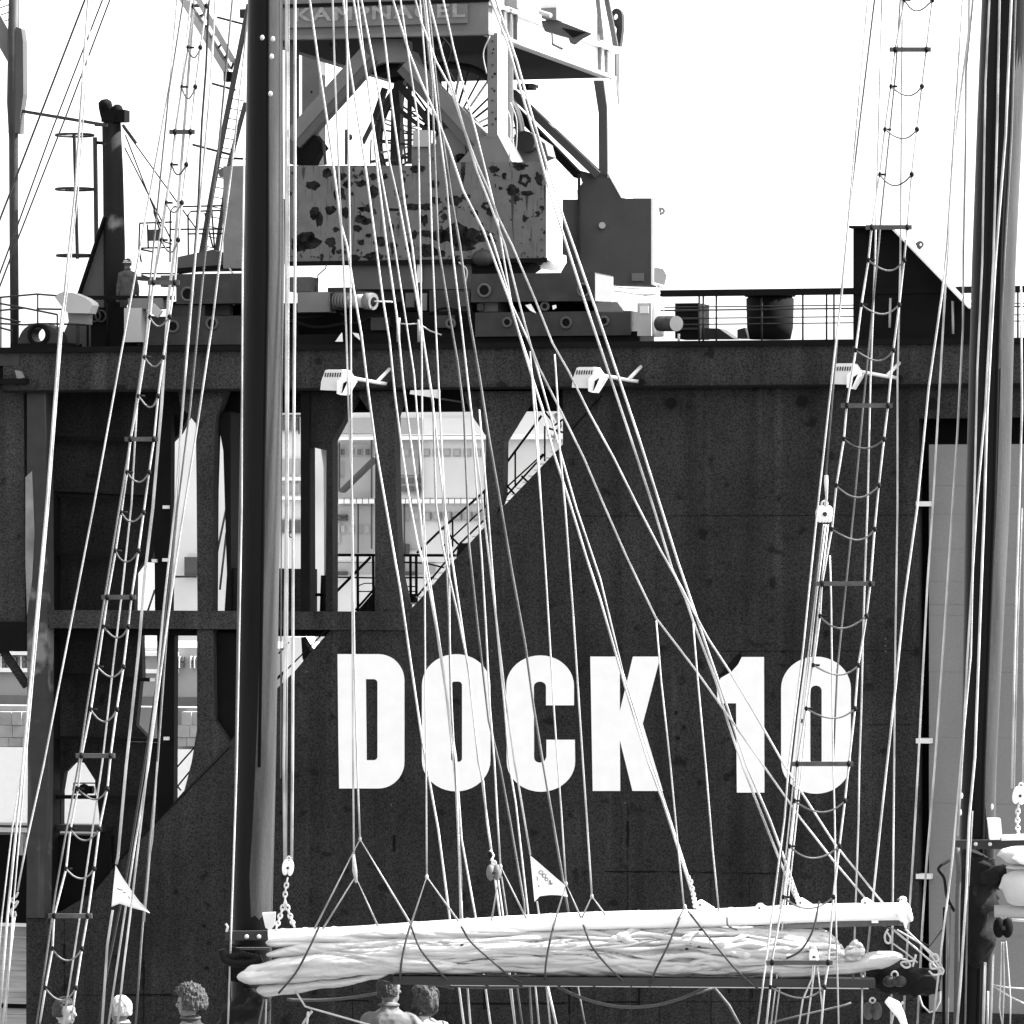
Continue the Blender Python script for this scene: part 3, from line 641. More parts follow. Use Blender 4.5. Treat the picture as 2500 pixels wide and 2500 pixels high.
for p_ in ((798,423,11,11),(763,452,15,11),(806,512,13,12),(768,520,10,16),(779,536,8,20),(748,588,30,20),(735,600,22,12),(808,590,14,11),(830,475,16,15),(834,430,10,9),(848,450,11,9),(882,447,17,8),(912,466,14,15),
        (912,431,10,8),(893,510,18,6),(882,535,15,11),(895,540,11,9),(872,558,11,9),(882,592,8,8),(850,602,9,8),(862,630,14,9),(912,626,22,10),(927,590,15,11),(965,512,19,4),(1008,505,22,8),(1041,504,15,10),(1018,412,19,8),
        (1062,450,12,9),(1060,388,5,5),(1035,537,10,13),(1036,570,16,8),(1011,573,9,10),(1065,490,15,8),(1108,490,20,13),(1136,480,13,8),(1075,575,24,16),(1112,570,34,26),(1152,577,28,20),(1180,582,20,9),(1130,603,24,12),
        (1046,612,24,17),(1000,603,12,12),(1198,518,11,11),(1250,466,15,11),(1286,472,15,7),(1270,406,15,9),(1315,437,11,15),(1231,430,6,9),(1222,460,5,5),(1205,413,12,9),(1330,568,4,5),(1172,435,4,4),(968,470,6,9),(940,430,6,7),
        (985,440,5,7),(990,480,7,5),(955,555,6,12),(960,600,9,8),(1085,530,9,7),(1160,520,7,8),(1175,550,6,6),(820,560,8,6),(842,520,10,14),(815,610,5,12),(900,575,6,6),(1130,425,6,20),(1078,620,10,8)): patch(*p_)
for p_ in ((1280,440,16,15,0.45),(1190,502,12,11,0.4)): patch(*p_)
for x, y0, y1, w in ((1251, 472, 565, 4), (1286, 478, 515, 4), (1330, 452, 500, 3), (1131, 396, 450, 6), (1200, 528, 560, 2), (800, 434, 470, 1.5), (741, 410, 440, 4), (845, 458, 520, 1.5), (912, 480, 520, 1.6), (1040, 545, 590, 1.6), (762, 460, 490, 1.5), (1115, 500, 560, 2), (1150, 596, 630, 2), (1085, 590, 628, 2)):
    MB().prism([(x-w, y0), (x+w, y0), (x+w*0.6, (y0+y1)/2), (x+0.3, y1), (x-0.4, y1), (x-w*0.5, (y0+y1)/2)], V0-0.004, 0.003).build('rust_run', M_rear if w < 3 else M_gear, cr)
for x, y, r1 in ((1208, 180, 3), (1207, 222, 3), (1210, 290, 3), (1205, 120, 2.5), (760, 225, 3), (700, 340, 3)): patch(x, y, r1, r1, 0, V0+0.002)
cb('lower_girder_end', 545, 405, 600, 655, V0, 1.5, mat('girder_end_grey', 0.15, 0.7, 0.15, 2, 0.1, 8, 0.2, grain=0.1))  # plain grey for the left girder end
cb('girder_lit_end', 1333, 397, 1336, 634, V0-0.01, 1.5, M_white)  # sunlit end of the girder painted in as white
cb('girder_sill', 700, 634, 1335, 645, V0-0.08, 0.07, M_under)
cp('girder_neck', [(855, 645), (1152, 645), (1152, 706), (870, 706), (855, 690)], V0+0.1, 1.2, M_rear)
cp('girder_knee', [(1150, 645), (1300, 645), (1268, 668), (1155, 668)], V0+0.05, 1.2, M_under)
MB().ell(D(1180, 630, V0-0.1), (0.28, 0.2, 0.22)).build('grease_lump', M_gear, cr)
cp('end_hook', [(1330, 636), (1362, 636), (1372, 622), (1373, 640), (1360, 662), (1318, 655)], V0+0.3, 0.4, M_white)
# rear base
cb('rear_post_flange', 1504, 130, 1513, 440, vR+1.25, 0.05, M_bgm)
cp('rear_gusset_flange', [(1504, 438), (1514, 438), (1539, 483), (1526, 483)], vR+1.25, 0.05, M_bgm)
MB().prism([(1473, 196), (1476, 196), (1484.5, 262), (1486, 434), (1483, 434), (1481.5, 262)], vR, 1.2).build('post_lit_side', M_white, cr)  # white layer painting the sun on the rear post's side
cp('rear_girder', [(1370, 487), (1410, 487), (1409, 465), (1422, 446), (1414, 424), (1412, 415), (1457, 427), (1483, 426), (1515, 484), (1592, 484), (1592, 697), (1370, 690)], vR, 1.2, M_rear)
MB().ubox(uw(1590,600,vR)[0]+0.001, uw(1590,600,vR)[0]+0.06, vR-0.02, vR+1.2, uw(1590,695,vR)[1], uw(1590,484,vR)[1]).build('rear_lit_side', M_white, cr)  # sunlit side of the rear girder, its brightness put into the white
MB().prism([(1483, 424), (1516, 483), (1519, 481), (1486, 422)], vR-0.02, 1.3).build('gusset_flange', M_white, cr)  # white edge painting the sun on the rear gusset
cb('rear_post_flange', 1410, 415, 1414, 640, vR-0.15, 0.14, M_gear)
cb('data_plate', 1542, 667, 1571, 686, vR-0.06, 0.05, M_crane)
MB().prism([(1607, 505), (1618, 506), (1623, 513), (1619, 522), (1610, 526)], vR+0.3, 0.1, [arc(1615, 515, 3, 3, 0, 300, 6)]).build('lifting_eye', M_crane, cr)
MB().cyl(D(1470, 550, vR-0.12), D(1471, 552, vR), 0.09, 10).build('boss', M_bgm, cr)
# rear diagonal: two bars
for (a, b, w, m) in (((1250, 225), (1462, 428), 0.20, M_rear), ((1248, 258), (1412, 428), 0.20, M_under)):
    MB().bar(D(*a, vR), D(*b, vR), 0.4, w, NV.cross(ZV)).build('rear_brace', m, cr)
cb('rear_sill', 590, 486, 760, 640, vR, 1.0, M_rear)
# long side base girder, sunlit end plate between front and rear
#MB().ubox(uw(1333,500,V0)[0]-0.05, uw(1333,500,V0)[0]+0.0, V0+1.5, vR, uw(1333,640,V0)[1], uw(1333,560,V0)[1]).build('tie_girder', M_crane, cr)

# slewing wheel with spokes, seen inside the portal
wc = D(1093, 340, V0+5.5)
whl = MB().torus(wc, 1.93, 0.10, NV, 64).torus(wc + NV*0.35, 1.93, 0.07, NV, 64).build('slewing_wheel', M_gear, cr)
for i in range(40):
    a = 2*math.pi*i/40
    d_ = UV*math.cos(a) + ZV*math.sin(a)
    MB().bar(wc + d_*0.6, wc + d_*1.9 + NV*0.2*(i % 2), 0.05, 0.05).build('spoke', M_metal if i % 3 == 0 else M_gear, whl)
MB().cyl(wc - NV*0.25, wc + NV*0.25, 0.62, 32).build('hub', M_gear, whl)
MB().torus(wc - NV*0.27, 0.62, 0.06, NV, 32).build('hub_rim', M_black, whl)
# winch group in front of the wheel
cp('winch_housing', arc(1110, 345, 45, 35, 0, 180, 12) + [(1065, 404), (1155, 404)], V0+0.6, 0.8, M_crane)
cb('control_box', 1008, 318, 1051, 358, V0+0.5, 0.5, M_bgm)
cb('winch_base', 1005, 358, 1065, 404, V0+0.6, 0.6, M_crane)
MB().torus(D(1118, 345, V0+0.7), 0.55, 0.07, NV, 24, (-0.3, 1.7)).build('drum_guard', M_black, cr)
MB().ell(D(1125, 390, V0+0.5), (0.18, 0.16, 0.16)).build('cable_lump', M_black, cr)
for k in range(4): MB().torus(D(1110+k*8, 370, V0+0.52), 0.30+0.05*k, 0.012, NV, 14, (0.2, 1.9)).build('cable_loop', M_black, cr)
# inner lattice tower
cp('king_post', [(935, 150), (962, 200), (955, 250), (952, 404), (975, 404), (978, 250), (990, 160)], V0+3.0, 0.3, M_gear)
def ln(pts, w, v=V0+2.5, m=M_gear, nm='lattice_bar'):
    for i in range(len(pts)-1): MB().bar(D(*pts[i], v), D(*pts[i+1], v), w, w).build(nm, m, cr)
ln([(940, 215), (915, 290)], 0.14); ln([(915, 290), (885, 350)], 0.1, m=M_rear)
ln([(970, 200), (1005, 245), (1050, 300)], 0.16); ln([(968, 262), (1015, 300), (1060, 325)], 0.1)
ln([(1000, 195), (1000, 400)], 0.12); ln([(918, 293), (1000, 324)], 0.04); ln([(925, 347), (1005, 353)], 0.05)
ln([(905, 395), (1010, 382)], 0.07); ln([(906, 340), (904, 400)], 0.03); ln([(975, 205), (990, 400)], 0.05, m=M_crane)
ln([(1055, 262), (1120, 285), (1150, 320)], 0.08); ln([(1040, 270), (1075, 345)], 0.12, m=M_black)
ln([(955, 195), (1000, 188)], 0.12, m=M_black)
for x in (960, 972): cb('white_bar', x, 160, x+7, 188, V0+3.3, 0.1, M_white)
for i in range(5): cb('ladder_step', 1006, 270+i*12, 1018, 273+i*12, V0+2.0, 0.1, M_gear)
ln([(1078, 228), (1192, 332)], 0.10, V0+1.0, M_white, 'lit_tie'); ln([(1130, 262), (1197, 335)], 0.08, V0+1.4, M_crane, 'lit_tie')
# little signal post left of the winch
ln([(845, 316), (845, 402)], 0.07, V0+0.4); MB().ell(D(855, 335, V0+0.4), (0.06, 0.06, 0.08)).build('signal_lamp', M_gear, cr)
ln([(790, 345), (795, 402)], 0.06, V0+0.4)
# equaliser beams, bogies and wheels
for nm, x0, y0, x1, y1, v, t, m in (
    ('equaliser_beam', 1150, 667, 1452, 736, V0-1.1, 1.7, M_gear), ('equaliser_beam', 430, 668, 600, 741, V0-1.1, 1.7, M_gear),
    ('bogie_frame', 1160, 761, 1540, 820, V0-1.0, 1.4, M_gear), ('bogie_frame', 335, 772, 590, 842, V0-1.0, 1.4, M_gear),
    ('bogie_neck', 1170, 737, 1215, 761, V0-0.9, 1.0, M_rear), ('bogie_neck', 1452, 737, 1505, 761, V0-0.9, 1.0, M_rear),
    ('bogie_neck', 418, 745, 500, 772, V0-0.9, 1.0, M_gear), ('motor_case', 726, 713, 800, 762, V0-0.7, 0.7, M_crane),
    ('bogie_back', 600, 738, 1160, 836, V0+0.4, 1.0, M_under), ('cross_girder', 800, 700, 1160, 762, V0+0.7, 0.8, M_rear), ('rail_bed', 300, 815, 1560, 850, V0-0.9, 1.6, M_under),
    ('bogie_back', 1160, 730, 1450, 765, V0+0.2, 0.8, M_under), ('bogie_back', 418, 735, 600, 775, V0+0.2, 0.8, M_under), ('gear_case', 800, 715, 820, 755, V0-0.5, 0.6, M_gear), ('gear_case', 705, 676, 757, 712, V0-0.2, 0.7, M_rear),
    ('gear_case', 1048, 708, 1150, 760, V0-0.3, 0.9, M_gear), ('gear_case', 985, 709, 1046, 757, V0-0.1, 0.9, M_under),
    ('bogie_frame', 880, 762, 1160, 818, V0-0.5, 1.0, M_under)): cb(nm, x0, y0, x1, y1, v, t, m)
cp('lit_end_plate', [(1453, 668), (1495, 676), (1495, 737), (1453, 735)], V0-1.1, 0.06, M_white)  # sunlit end of the equaliser beam, light painted as a white plate
cp('bogie_cover', [(1455, 738), (1508, 738), (1520, 757), (1522, 762), (1455, 762)], V0-1.0, 0.8, M_crane)
for x, y, r_ in ((1182, 709, 0.13), (1425, 708, 0.13), (1238, 787, 0.09), (1382, 788, 0.11), (1475, 784, 0.09), (458, 718, 0.14), (422, 797, 0.12), (517, 790, 0.12), (1330, 748, 0.08), (1100, 790, 0.09)):
    v = V0-1.12 if y < 740 else V0-1.02
    p = D(x, y, v)
    w_ = MB().cyl(p, p + NV*0.12, r_, 16).build('axle_pin', M_black, cr)
    MB().torus(p, r_*1.15, 0.035, NV, 18).build('axle_collar', M_rear, w_)
for x in (640, 700, 1000, 1080, 1300, 1430, 380, 480, 560):
    p = D(x, 812, V0-0.4)
    MB().cyl(p, p+NV*0.25, 0.30, 24).build('wheel', M_under, cr)
m1, m2 = D(822, 733, V0-0.9), D(912, 736, V0-1.3)
MB().tube([m1, m1+(m2-m1)*0.45], [0.20, 0.20], 18).build('drive_motor', M_crane, cr)
MB().tube([m1+(m2-m1)*0.45, m1+(m2-m1)*0.85], [0.17, 0.17], 18).build('motor_body', M_bgm, cr)
MB().tube([m1+(m2-m1)*0.8, m2], [0.21, 0.21], 18).build('motor_flange', M_crane, cr)
MB().cyl(m2, m2+(m2-m1).normalized()*0.02, 0.11, 14).build('motor_bore', M_under, cr)
MB().tube([m2, D(958, 737, V0-1.3)], 0.02, 6).build('drive_shaft', M_lamp, cr)
for k in range(5): MB().torus(m1+(m2-m1)*(0.05+0.08*k), 0.2, 0.015, (m2-m1), 16).build('motor_fin', M_gear, cr)
for px in ([(818, 834), (834, 812), (836, 834)], [(860, 812), (874, 814), (878, 830), (866, 820)], [(1282, 745), (1296, 742), (1308, 765), (1294, 758)], [(1348, 746), (1357, 744), (1358, 752), (1350, 756)]):
    cp('white_wedge', px, V0-1.05, 0.05, M_white)
rod([(973, 776), (973, 835)], V0-1.2, 0.05, 'hose_post', cr, M_bgm); rod([(1024, 780), (1024, 835)], V0-1.2, 0.05, 'hose_post', cr, M_bgm)
rod([(973, 790), (1000, 792), (1022, 790), (1050, 808), (1078, 818)], V0-1.2, 0.02, 'hose', cr, M_bgm)
rod([(776, 690), (776, 672), (795, 655), (797, 645)], V0-0.2, 0.015, 'cable', cr, M_gear)
rod([(770, 712), (770, 682)], V0-0.2, 0.02, 'cable', cr, M_gear)
cb('small_white_panel', 1018, 642, 1030, 690, V0+0.02, 0.05, M_lamp)
# foot on the left with its flap and railings
cp('outrigger_foot', [(430, 628), (520, 609), (545, 620), (575, 660), (430, 662)], V0+0.3, 0.5, M_rear)
cp('outrigger_soffit', [(428, 655), (560, 645), (560, 652), (430, 668)], V0+0.2, 0.3, M_under)
# bolts, pads, hatches and hanging cables that clutter the crane
random.seed(21)
for k in range(26): 
    x = 712 + k*24
    if x < 1325: MB().cyl(D(x, 626, V0-0.03), D(x, 626, V0), 0.022, 8).build('bolt', M_gear, cr)
for k in range(9): MB().cyl(D(1322, 410+k*25, V0-0.03), D(1322, 410+k*25, V0), 0.02, 8).build('bolt', M_gear, cr)
for k in range(8): MB().cyl(D(1202, 100+k*29, V0-0.03), D(1202, 100+k*29, V0+0.01), 0.022, 8).build('bolt', M_gear, cr)
for x0, y0, x1, y1, v, m in ((604, 700, 640, 735, V0-0.2, M_rear), (612, 742, 700, 790, V0-0.1, M_gear), (660, 790, 720, 832, V0+0.1, M_gear), (1062, 770, 1110, 800, V0-0.6, M_gear),
        (905, 775, 950, 806, V0-0.6, M_gear), (990, 715, 1010, 750, V0-0.2, M_rear), (1030, 716, 1042, 758, V0-0.2, M_crane), (870, 712, 905, 722, V0-0.2, M_rear), (1120, 712, 1146, 748, V0-0.4, M_rear),
        (1165, 742, 1180, 758, V0-1.0, M_gear), (345, 775, 352, 840, V0-1.05, M_rear), (520, 745, 560, 770, V0-0.3, M_rear), (392, 672, 428, 700, V0-0.4, M_rear)):
    cb('cover_box', x0, y0, x1, y1, v, 0.3, m)
for pts, r_ in (([(610, 740), (640, 760), (680, 752), (730, 775), (790, 770)], 0.03), ([(830, 765), (870, 790), (920, 772), (960, 800)], 0.035), ([(1050, 765), (1090, 752), (1150, 770)], 0.03),
        ([(640, 800), (700, 782), (770, 800), (850, 790)], 0.05), ([(1160, 822), (1190, 800), (1230, 822)], 0.025), ([(1455, 735), (1500, 712), (1540, 716), (1580, 722)], 0.015),
        ([(1450, 690), (1520, 702), (1590, 706)], 0.015), ([(560, 655), (585, 700), (570, 745)], 0.02), ([(1236, 262), (1246, 300), (1244, 396)], 0.02), ([(1246, 250), (1262, 300), (1258, 396)], 0.015),
        ([(1120, 640), (1140, 660), (1135, 700)], 0.02), ([(1196, 88), (1180, 130), (1188, 180)], 0.015), ([(1040, 92), (1050, 130), (1038, 150)], 0.03), ([(1080, 92), (1100, 120), (1090, 160), (1110, 200)], 0.03)):
    MB().tube(smooth([D(x, y, V0-0.5) for x, y in pts], 5), r_, 6).build('cable', M_black if r_ > 0.02 else M_bgm, cr)
for k in range(3): cp('under_bracket', [(790+k*130, 88), (830+k*130, 88), (810+k*130, 118)], V0+1.5, 0.2, M_gear)
cp('flank_casing', [(1255, 328), (1290, 322), (1330, 350), (1338, 380), (1300, 396), (1258, 396)], V0+5, 0.8, M_crane)
cp('cable_drum', arc(1280, 345, 26, 26, 0, 350, 16), V0+4.6, 0.5, M_gear)
cb('soffit_lamp', 1262, 204, 1300, 218, vR-0.5, 0.4, M_gear); cb('soffit_lamp', 1290, 206, 1308, 214, vR-0.6, 0.3, M_crane)
# top side fittings
cp('lamp_post', [(1318, -60), (1359, -60), (1359, 20), (1318, 20)], V0+2.2, 0.5, M_bgw)
cp('lamp_post_base', [(1320, 20), (1358, 18), (1358, 48), (1322, 45)], V0+2.1, 0.6, M_crane)
MB().tube([D(1318, 30, V0+2.0), D(1345, 38, V0+1.8)], 0.06, 8).build('lamp_tube', M_bgm, cr)
cp('floodlight_shade', [(1320, 50), (1358, 48), (1436, 78), (1405, 94), (1392, 106), (1388, 92), (1330, 76)], V0+2.4, 0.5, M_rear)
cp('floodlight_reflector', [(1372, 68), (1430, 79), (1398, 92)], V0+2.36, 0.03, M_under)
rod([(1349, 82), (1349, 108), (1374, 120)], V0+2.3, 0.04, 'hook', cr, M_crane)
cp('lifting_lug', [(1503, 112), (1505, 70), (1490, 45)] + arc(1505, 40, 14, 20, 180, 0, 10) + [(1519, 70), (1514, 112)], V1-1.0, 0.25, M_gear, [arc(1501, 40, 7, 8, 0, 340, 10)])
for a, b, w, m in (((1476, -30), (1503, 112), 0.13, M_rear), ((1455, -40), (1470, 98), 0.10, M_crane), ((1448, 60), (1468, 82), 0.12, M_crane), ((1484, 105), (1512, 120), 0.05, M_white)):
    MB().bar(D(*a, V1-1.2), D(*b, V1-1.2), 0.12, w, NV.cross(ZV)).build('stay_bar', m, cr)
cp('top_girder', [(1210, -60), (1260, -60), (1262, 20), (1256, 22), (1220, 8)], V0+1.5, 0.3, M_crane)

# lattice jib ladder left of the mast and grey jib behind
jb = thing('crane_jib', 'slanting pale jib box with cross lines behind the left mast', 'crane jib', D(575, 190, 6))
for a, b in (((440, -20), (566, 188)), ((480, -20), (576, 150))):
    MB().bar(D(*a, 6), D(*b, 6), 0.5, 0.16, NV.cross(ZV)).build('chord', M_bgm, jb)
for i in range(8):
    f = i/7; MB().bar(D(445+f*118, -10+f*185, 6.1), D(486+f*88, -15+f*155, 6.1), 0.05, 0.05).build('lacing', M_gear, jb)
MB().dbox(545, 175, 566, 198, 5.6, 0.3).build('limit_switch', M_black, jb)
ld = thing('crane_ladder', 'steep light steel ladder leaning up to the crane beside the left mast', 'ladder', D(500, 640, 3.5))
MB().bar(D(488, 640, 4), D(532, 390, 4), 0.12, 0.11, NV.cross(ZV)).build('stile', M_rear, ld)
MB().bar(D(532, 390, 4), D(608, 10, 4), 0.12, 0.11, NV.cross(ZV)).build('stile', M_rear, ld)
MB().bar(D(528, 620, 4), D(560, 400, 4), 0.12, 0.09, NV.cross(ZV)).build('stile', M_rear, ld)
MB().bar(D(560, 400, 4), D(600, 250, 4), 0.12, 0.09, NV.cross(ZV)).build('stile', M_rear, ld)
for i in range(17):
    y = 240 + i*24; xl = 562-(y-240)*0.185; 
    MB().tube([D(xl, y, 4), D(xl+36, y+7, 4)], 0.014, 5).build('ladder_rung', M_gear, ld)
for a, b in (((515, 203), (575, 220)), ((470, 353), (565, 378)), ((530, 42), (600, 60)), ((558, 386), (600, 388))):
    MB().tube([D(*a, 4.2), D(*b, 4.2)], 0.03, 6).build('outrigger_bar', M_gear, ld)
MB().dbox(585, 22, 598, 43, 4, 0.2).build('box', M_gear, ld)
MB().prism([(530, 415), (550, 408), (548, 432), (536, 432)], 3.8, 0.2).build('cleat', M_crane, ld)
rl = thing('access_railing', 'thin tubular railings round the small landing left of the crane', 'railing', D(440, 640, 3))
for pts in ([(415, 640), (416, 515), (424, 505), (545, 502)], [(460, 640), (459, 525), (466, 516), (540, 514)], [(415, 560), (550, 559)], [(460, 571), (552, 570)],
            [(341, 545), (420, 542)], [(338, 606), (415, 604)], [(341, 545), (339, 606), (345, 640)], [(360, 548), (362, 605)], [(385, 545), (400, 600)], [(338, 608), (375, 615)], [(345, 668), (430, 668)], [(345, 672), (385, 685)],
            [(376, 500), (376, 520), (400, 590), (420, 596)], [(500, 520), (520, 605)], [(500, 559), (505, 610)], [(516, 500), (524, 610)]):
    rod(pts, 3.0, 0.022, 'tube_rail', rl, M_gear)
MB().dbox(361, 560, 392, 588, 3.0, 0.05).build('notice_plate', M_rear, rl)
MB().bar(D(340, 680, 2.8), D(425, 684, 2.8), 0.5, 0.1).build('landing', M_rear, rl)

# ================================================================ BEHIND THE DOCK
bs = thing('moored_ship', 'pale ship superstructure with windows seen through the dock opening', 'ship', D(950, 2000, 42))
BV = 42
MB().dbox(395, 985, 1480, 1640, BV, 3.0).build('deckhouse', M_bgw, bs)
for y in (1060, 1216): MB().dbox(820, y, 1480, y+13, BV-0.35, 0.34).build('deck_edge', M_white, bs)
for y in (1165, 1212): MB().dbox(670, y, 760, y+8, BV-0.35, 0.34).build('deck_edge', M_white, bs)
def pane(x0, y0, x1, y1, m=M_bgd): 
    f = MB().dbox(x0-3, y0-3, x1+3, y1+3, BV-0.12, 0.11).build('window', M_bgm, bs)
    MB().dbox(x0, y0, x1, y1, BV-0.16, 0.035).build('pane', m, f)
for x in (976, 995, 1013): 
    for y in (1166, 1186): pane(x, y, x+15, y+14)
for x in (688, 712): pane(x, 1270, x+20, 1300); pane(x, 1022, x+16, 1050)
for x in (823, 830): pane(x, 1130, x+7, 1160, M_bgm)
pane(820, 1278, 829, 1325, M_bgm)
for i, (x0, y0, x1, y1, m) in enumerate(((822, 1020, 912, 1058, M_bgm), (822, 1085, 912, 1215, M_bgm), (822, 1235, 912, 1350, M_bgm), (972, 1020, 1030, 1160, M_bgm), (972, 1235, 1030, 1340, M_bgm), (1034, 1020, 1180, 1215, M_bgw), (685, 1120, 732, 1160, M_bgm), (685, 1180, 732, 1205, M_bgm), (822, 1372, 912, 1400, M_bgm), (972, 1372, 1060, 1400, M_bgm))):
    MB().dbox(x0, y0, x1, y1, BV-0.08 - 0.003*i, 0.05).build('wall_panel', m, bs)
for i in range(8): pane(984+i*25, 1098, 984+i*25+13, 1112, M_bgm)
for i in range(8): pane(984+i*25, 1252, 984+i*25+13, 1268, M_bgm)
for i in range(4): pane(832+i*20, 1096, 832+i*20+9, 1110); pane(832+i*20, 1284, 832+i*20+9, 1300, M_bgm)
for x, y0, y1 in ((905, 1060, 1340), (872, 1230, 1350), (826, 1080, 1200), (1022, 1062, 1216), (985, 1230, 1400)):
    MB().dbox(x, y0, x+2.5, y1, BV-0.3, 0.1).build('down_pipe', M_rear, bs)
for y in (1074, 1228, 1384):
    MB().dbox(822, y-11, 1180, y-9.5, BV-0.9, 0.03).build('deck_rail', M_rear, bs)
for i in range(24): MB().dbox(824+i*15, 1216, 825.3+i*15, 1229, BV-0.9, 0.03).build('rail_post', M_rear, bs)
for i in range(9): MB().dbox(567, 1230+i*10, 578, 1236+i*10, BV-0.1, 0.09).build('louvre', M_bgd, bs)
MB().bar(D(835, 1200, BV-1.0), D(920, 1117, BV-1.0), 0.6, 0.10).build('outside_stairs', M_rear, bs)
for y in (1256, 1265): MB().dbox(822, y, 845, y+6, BV-0.3, 0.2).build('lamp_box', M_rear, bs)
for x0, y0, x1, y1 in ((978, 1326, 986, 1352), (990, 1328, 996, 1352), (820, 1395, 845, 1405), (980, 1395, 1010, 1405), (668, 1012, 735, 1018), (450, 1360, 482, 1405)):
    MB().dbox(x0, y0, x1, y1, BV-0.3, 0.2).build('deck_fitting', M_rear, bs)
for x in (672, 695, 715, 728): MB().dbox(x, 1015, x+3, 1060, BV-0.4, 0.05).build('rail_post', M_gear, bs)
MB().torus(D(712, 1305, BV-0.4), 0.1, 0.02, NV, 12).build('life_ring', M_gear, bs)
for a, b in (((530, 1350), (553, 1240)), ((537, 1440), (553, 1300)), ((360, 1495), (378, 1440)), ((420, 1408), (480, 1408))):
    MB().tube([D(*a, BV-0.5), D(*b, BV-0.5)], 0.04, 5).build('derrick_wire', M_gear, bs)
hull = thing('ship_hull', 'blown-out white ship side glimpsed through the left tower of the dock', 'ship', D(200, 2030, 52))
MB().dbox(-80, 1815, 500, 2300, 52, 1.0).build('side_plating', M_white, hull)
MB().dbox(-80, 2012, 500, 2020, 51.6, 0.3).build('rubbing_strake', M_bgm, hull)
hb = thing('harbour_building', 'long grey harbour shed with windows and white trim behind the left tower', 'building', D(200, 1830, 30))
MB().dbox(-120, 1580, 800, 1740, 30, 8).build('wall', M_bgm, hb)
MB().dbox(-120, 1590, 430, 1600, 29.7, 0.29).build('eave', M_white, hb)
MB().dbox(-120, 1632, 430, 1642, 29.7, 0.29).build('sill_band', M_white, hb)
for x in (3, 30, 52, 428, 438, 466, 475): 
    for y in (1604, 1618):
        f = MB().dbox(x, y, x+9, y+11, 29.85, 0.14).build('window', M_bgd, hb)
        MB().dbox(x-2, y-2, x, y+13, 29.8, 0.19).build('frame', M_white, f)
MB().dbox(-120, 1700, 500, 1735, 29.6, 0.39).build('plinth', M_crane, hb)
MB().dbox(690, 1555, 745, 1700, 27.5, 1).build('white_gable', M_white, hb)
qw = thing('quay_wall', 'weathered stone quay wall with courses of blocks behind the left tower', 'wall', D(200, 1830, 26))
random.seed(3)
for r_, (ya, yb_) in enumerate(((1738, 1770), (1771, 1800), (1801, 1822))):
    x = -60 - 13*r_
    while x < 520:
        w_ = random.uniform(24, 38)
        if x < 70 or x > 415:
            MB().dbox(x, ya, x+w_-1, yb_, 26-random.uniform(0, 0.12), 0.8).build('stone', M_stone, qw)
        x += w_
MB().dbox(-120, 1725, 520, 1826, 26.4, 1.0).build('core', M_conc, qw)
lw = thing('boarded_shed', 'pale weathered boarding of a low shed at the lower left edge', 'shed', D(20, 2500, 8))
for i in range(9): MB().dbox(-70, 2262+i*27, 190, 2288+i*27, 8+0.03*(i % 2), 0.1).build('plank', M_timber, lw)
MB().dbox(-70, 2452, 190, 2462, 7.9, 0.1).build('dark_gap_strip', M_under, lw)
sc2 = thing('pontoon_edge', 'dark pontoon band with a thin rail left of the dock post', 'pontoon', D(20, 2240, 6))
MB().dbox(-90, 2040, 300, 2255, 6, 1.5).build('body', M_under, sc2)
MB().dbox(-90, 2026, 300, 2033, 5.8, 0.2).build('white_rail', M_bgw, sc2)
MB().dbox(-90, 2016, 300, 2022, 5.9, 0.2).build('dark_rail', M_gear, sc2)
MB().dbox(46, 2036, 56, 2088, 5.7, 0.2).build('white_post', M_bgm, sc2)
stair = thing('escape_ladder', 'thin ladder slanting across the white gap below the left column', 'ladder', D(440, 1960, 1.5))
rod([(426, 1880), (470, 1830), (500, 1790)], 1.4, 0.02, 'stile', stair); rod([(421, 1935), (466, 1880)], 1.4, 0.02, 'stile', stair)
rod([(421, 1905), (442, 1930)], 1.4, 0.02, 'ladder_rung', stair); rod([(680, 1596), (705, 1568)], 1.4, 0.02, 'stile', stair)
rod([(677, 1655), (690, 1640), (686, 1672)], 1.4, 0.02, 'ladder_rung', stair)
# ================================================================ THE SAILING SHIP IN FRONT
MB().add([(-9, 33, -5.72), (9, 33, -5.72), (9, 50.5, -5.72), (-9, 50.5, -5.72), (-9, 33, -6.0), (9, 33, -6.0), (9, 50.5, -6.0), (-9, 50.5, -6.0)],
    [(0,1,2,3), (4,5,6,7), (0,1,5,4), (1,2,6,5), (2,3,7,6), (3,0,4,7)]).build('ship_deck', M_deck, kind='structure')
def interp(px, y):
    for (x0, y0), (x1, y1) in zip(px, px[1:]):
        if min(y0, y1) <= y <= max(y0, y1) and y0 != y1: return x0 + (x1-x0)*(y-y0)/(y1-y0)
    (x0, y0), (x1, y1) = (px[0], px[min(2, len(px)-1)]) if abs(y-px[0][1]) < abs(y-px[-1][1]) else (px[-2], px[-1])
    return x0 + (x1-x0)*(y-y0)/(y1-y0)

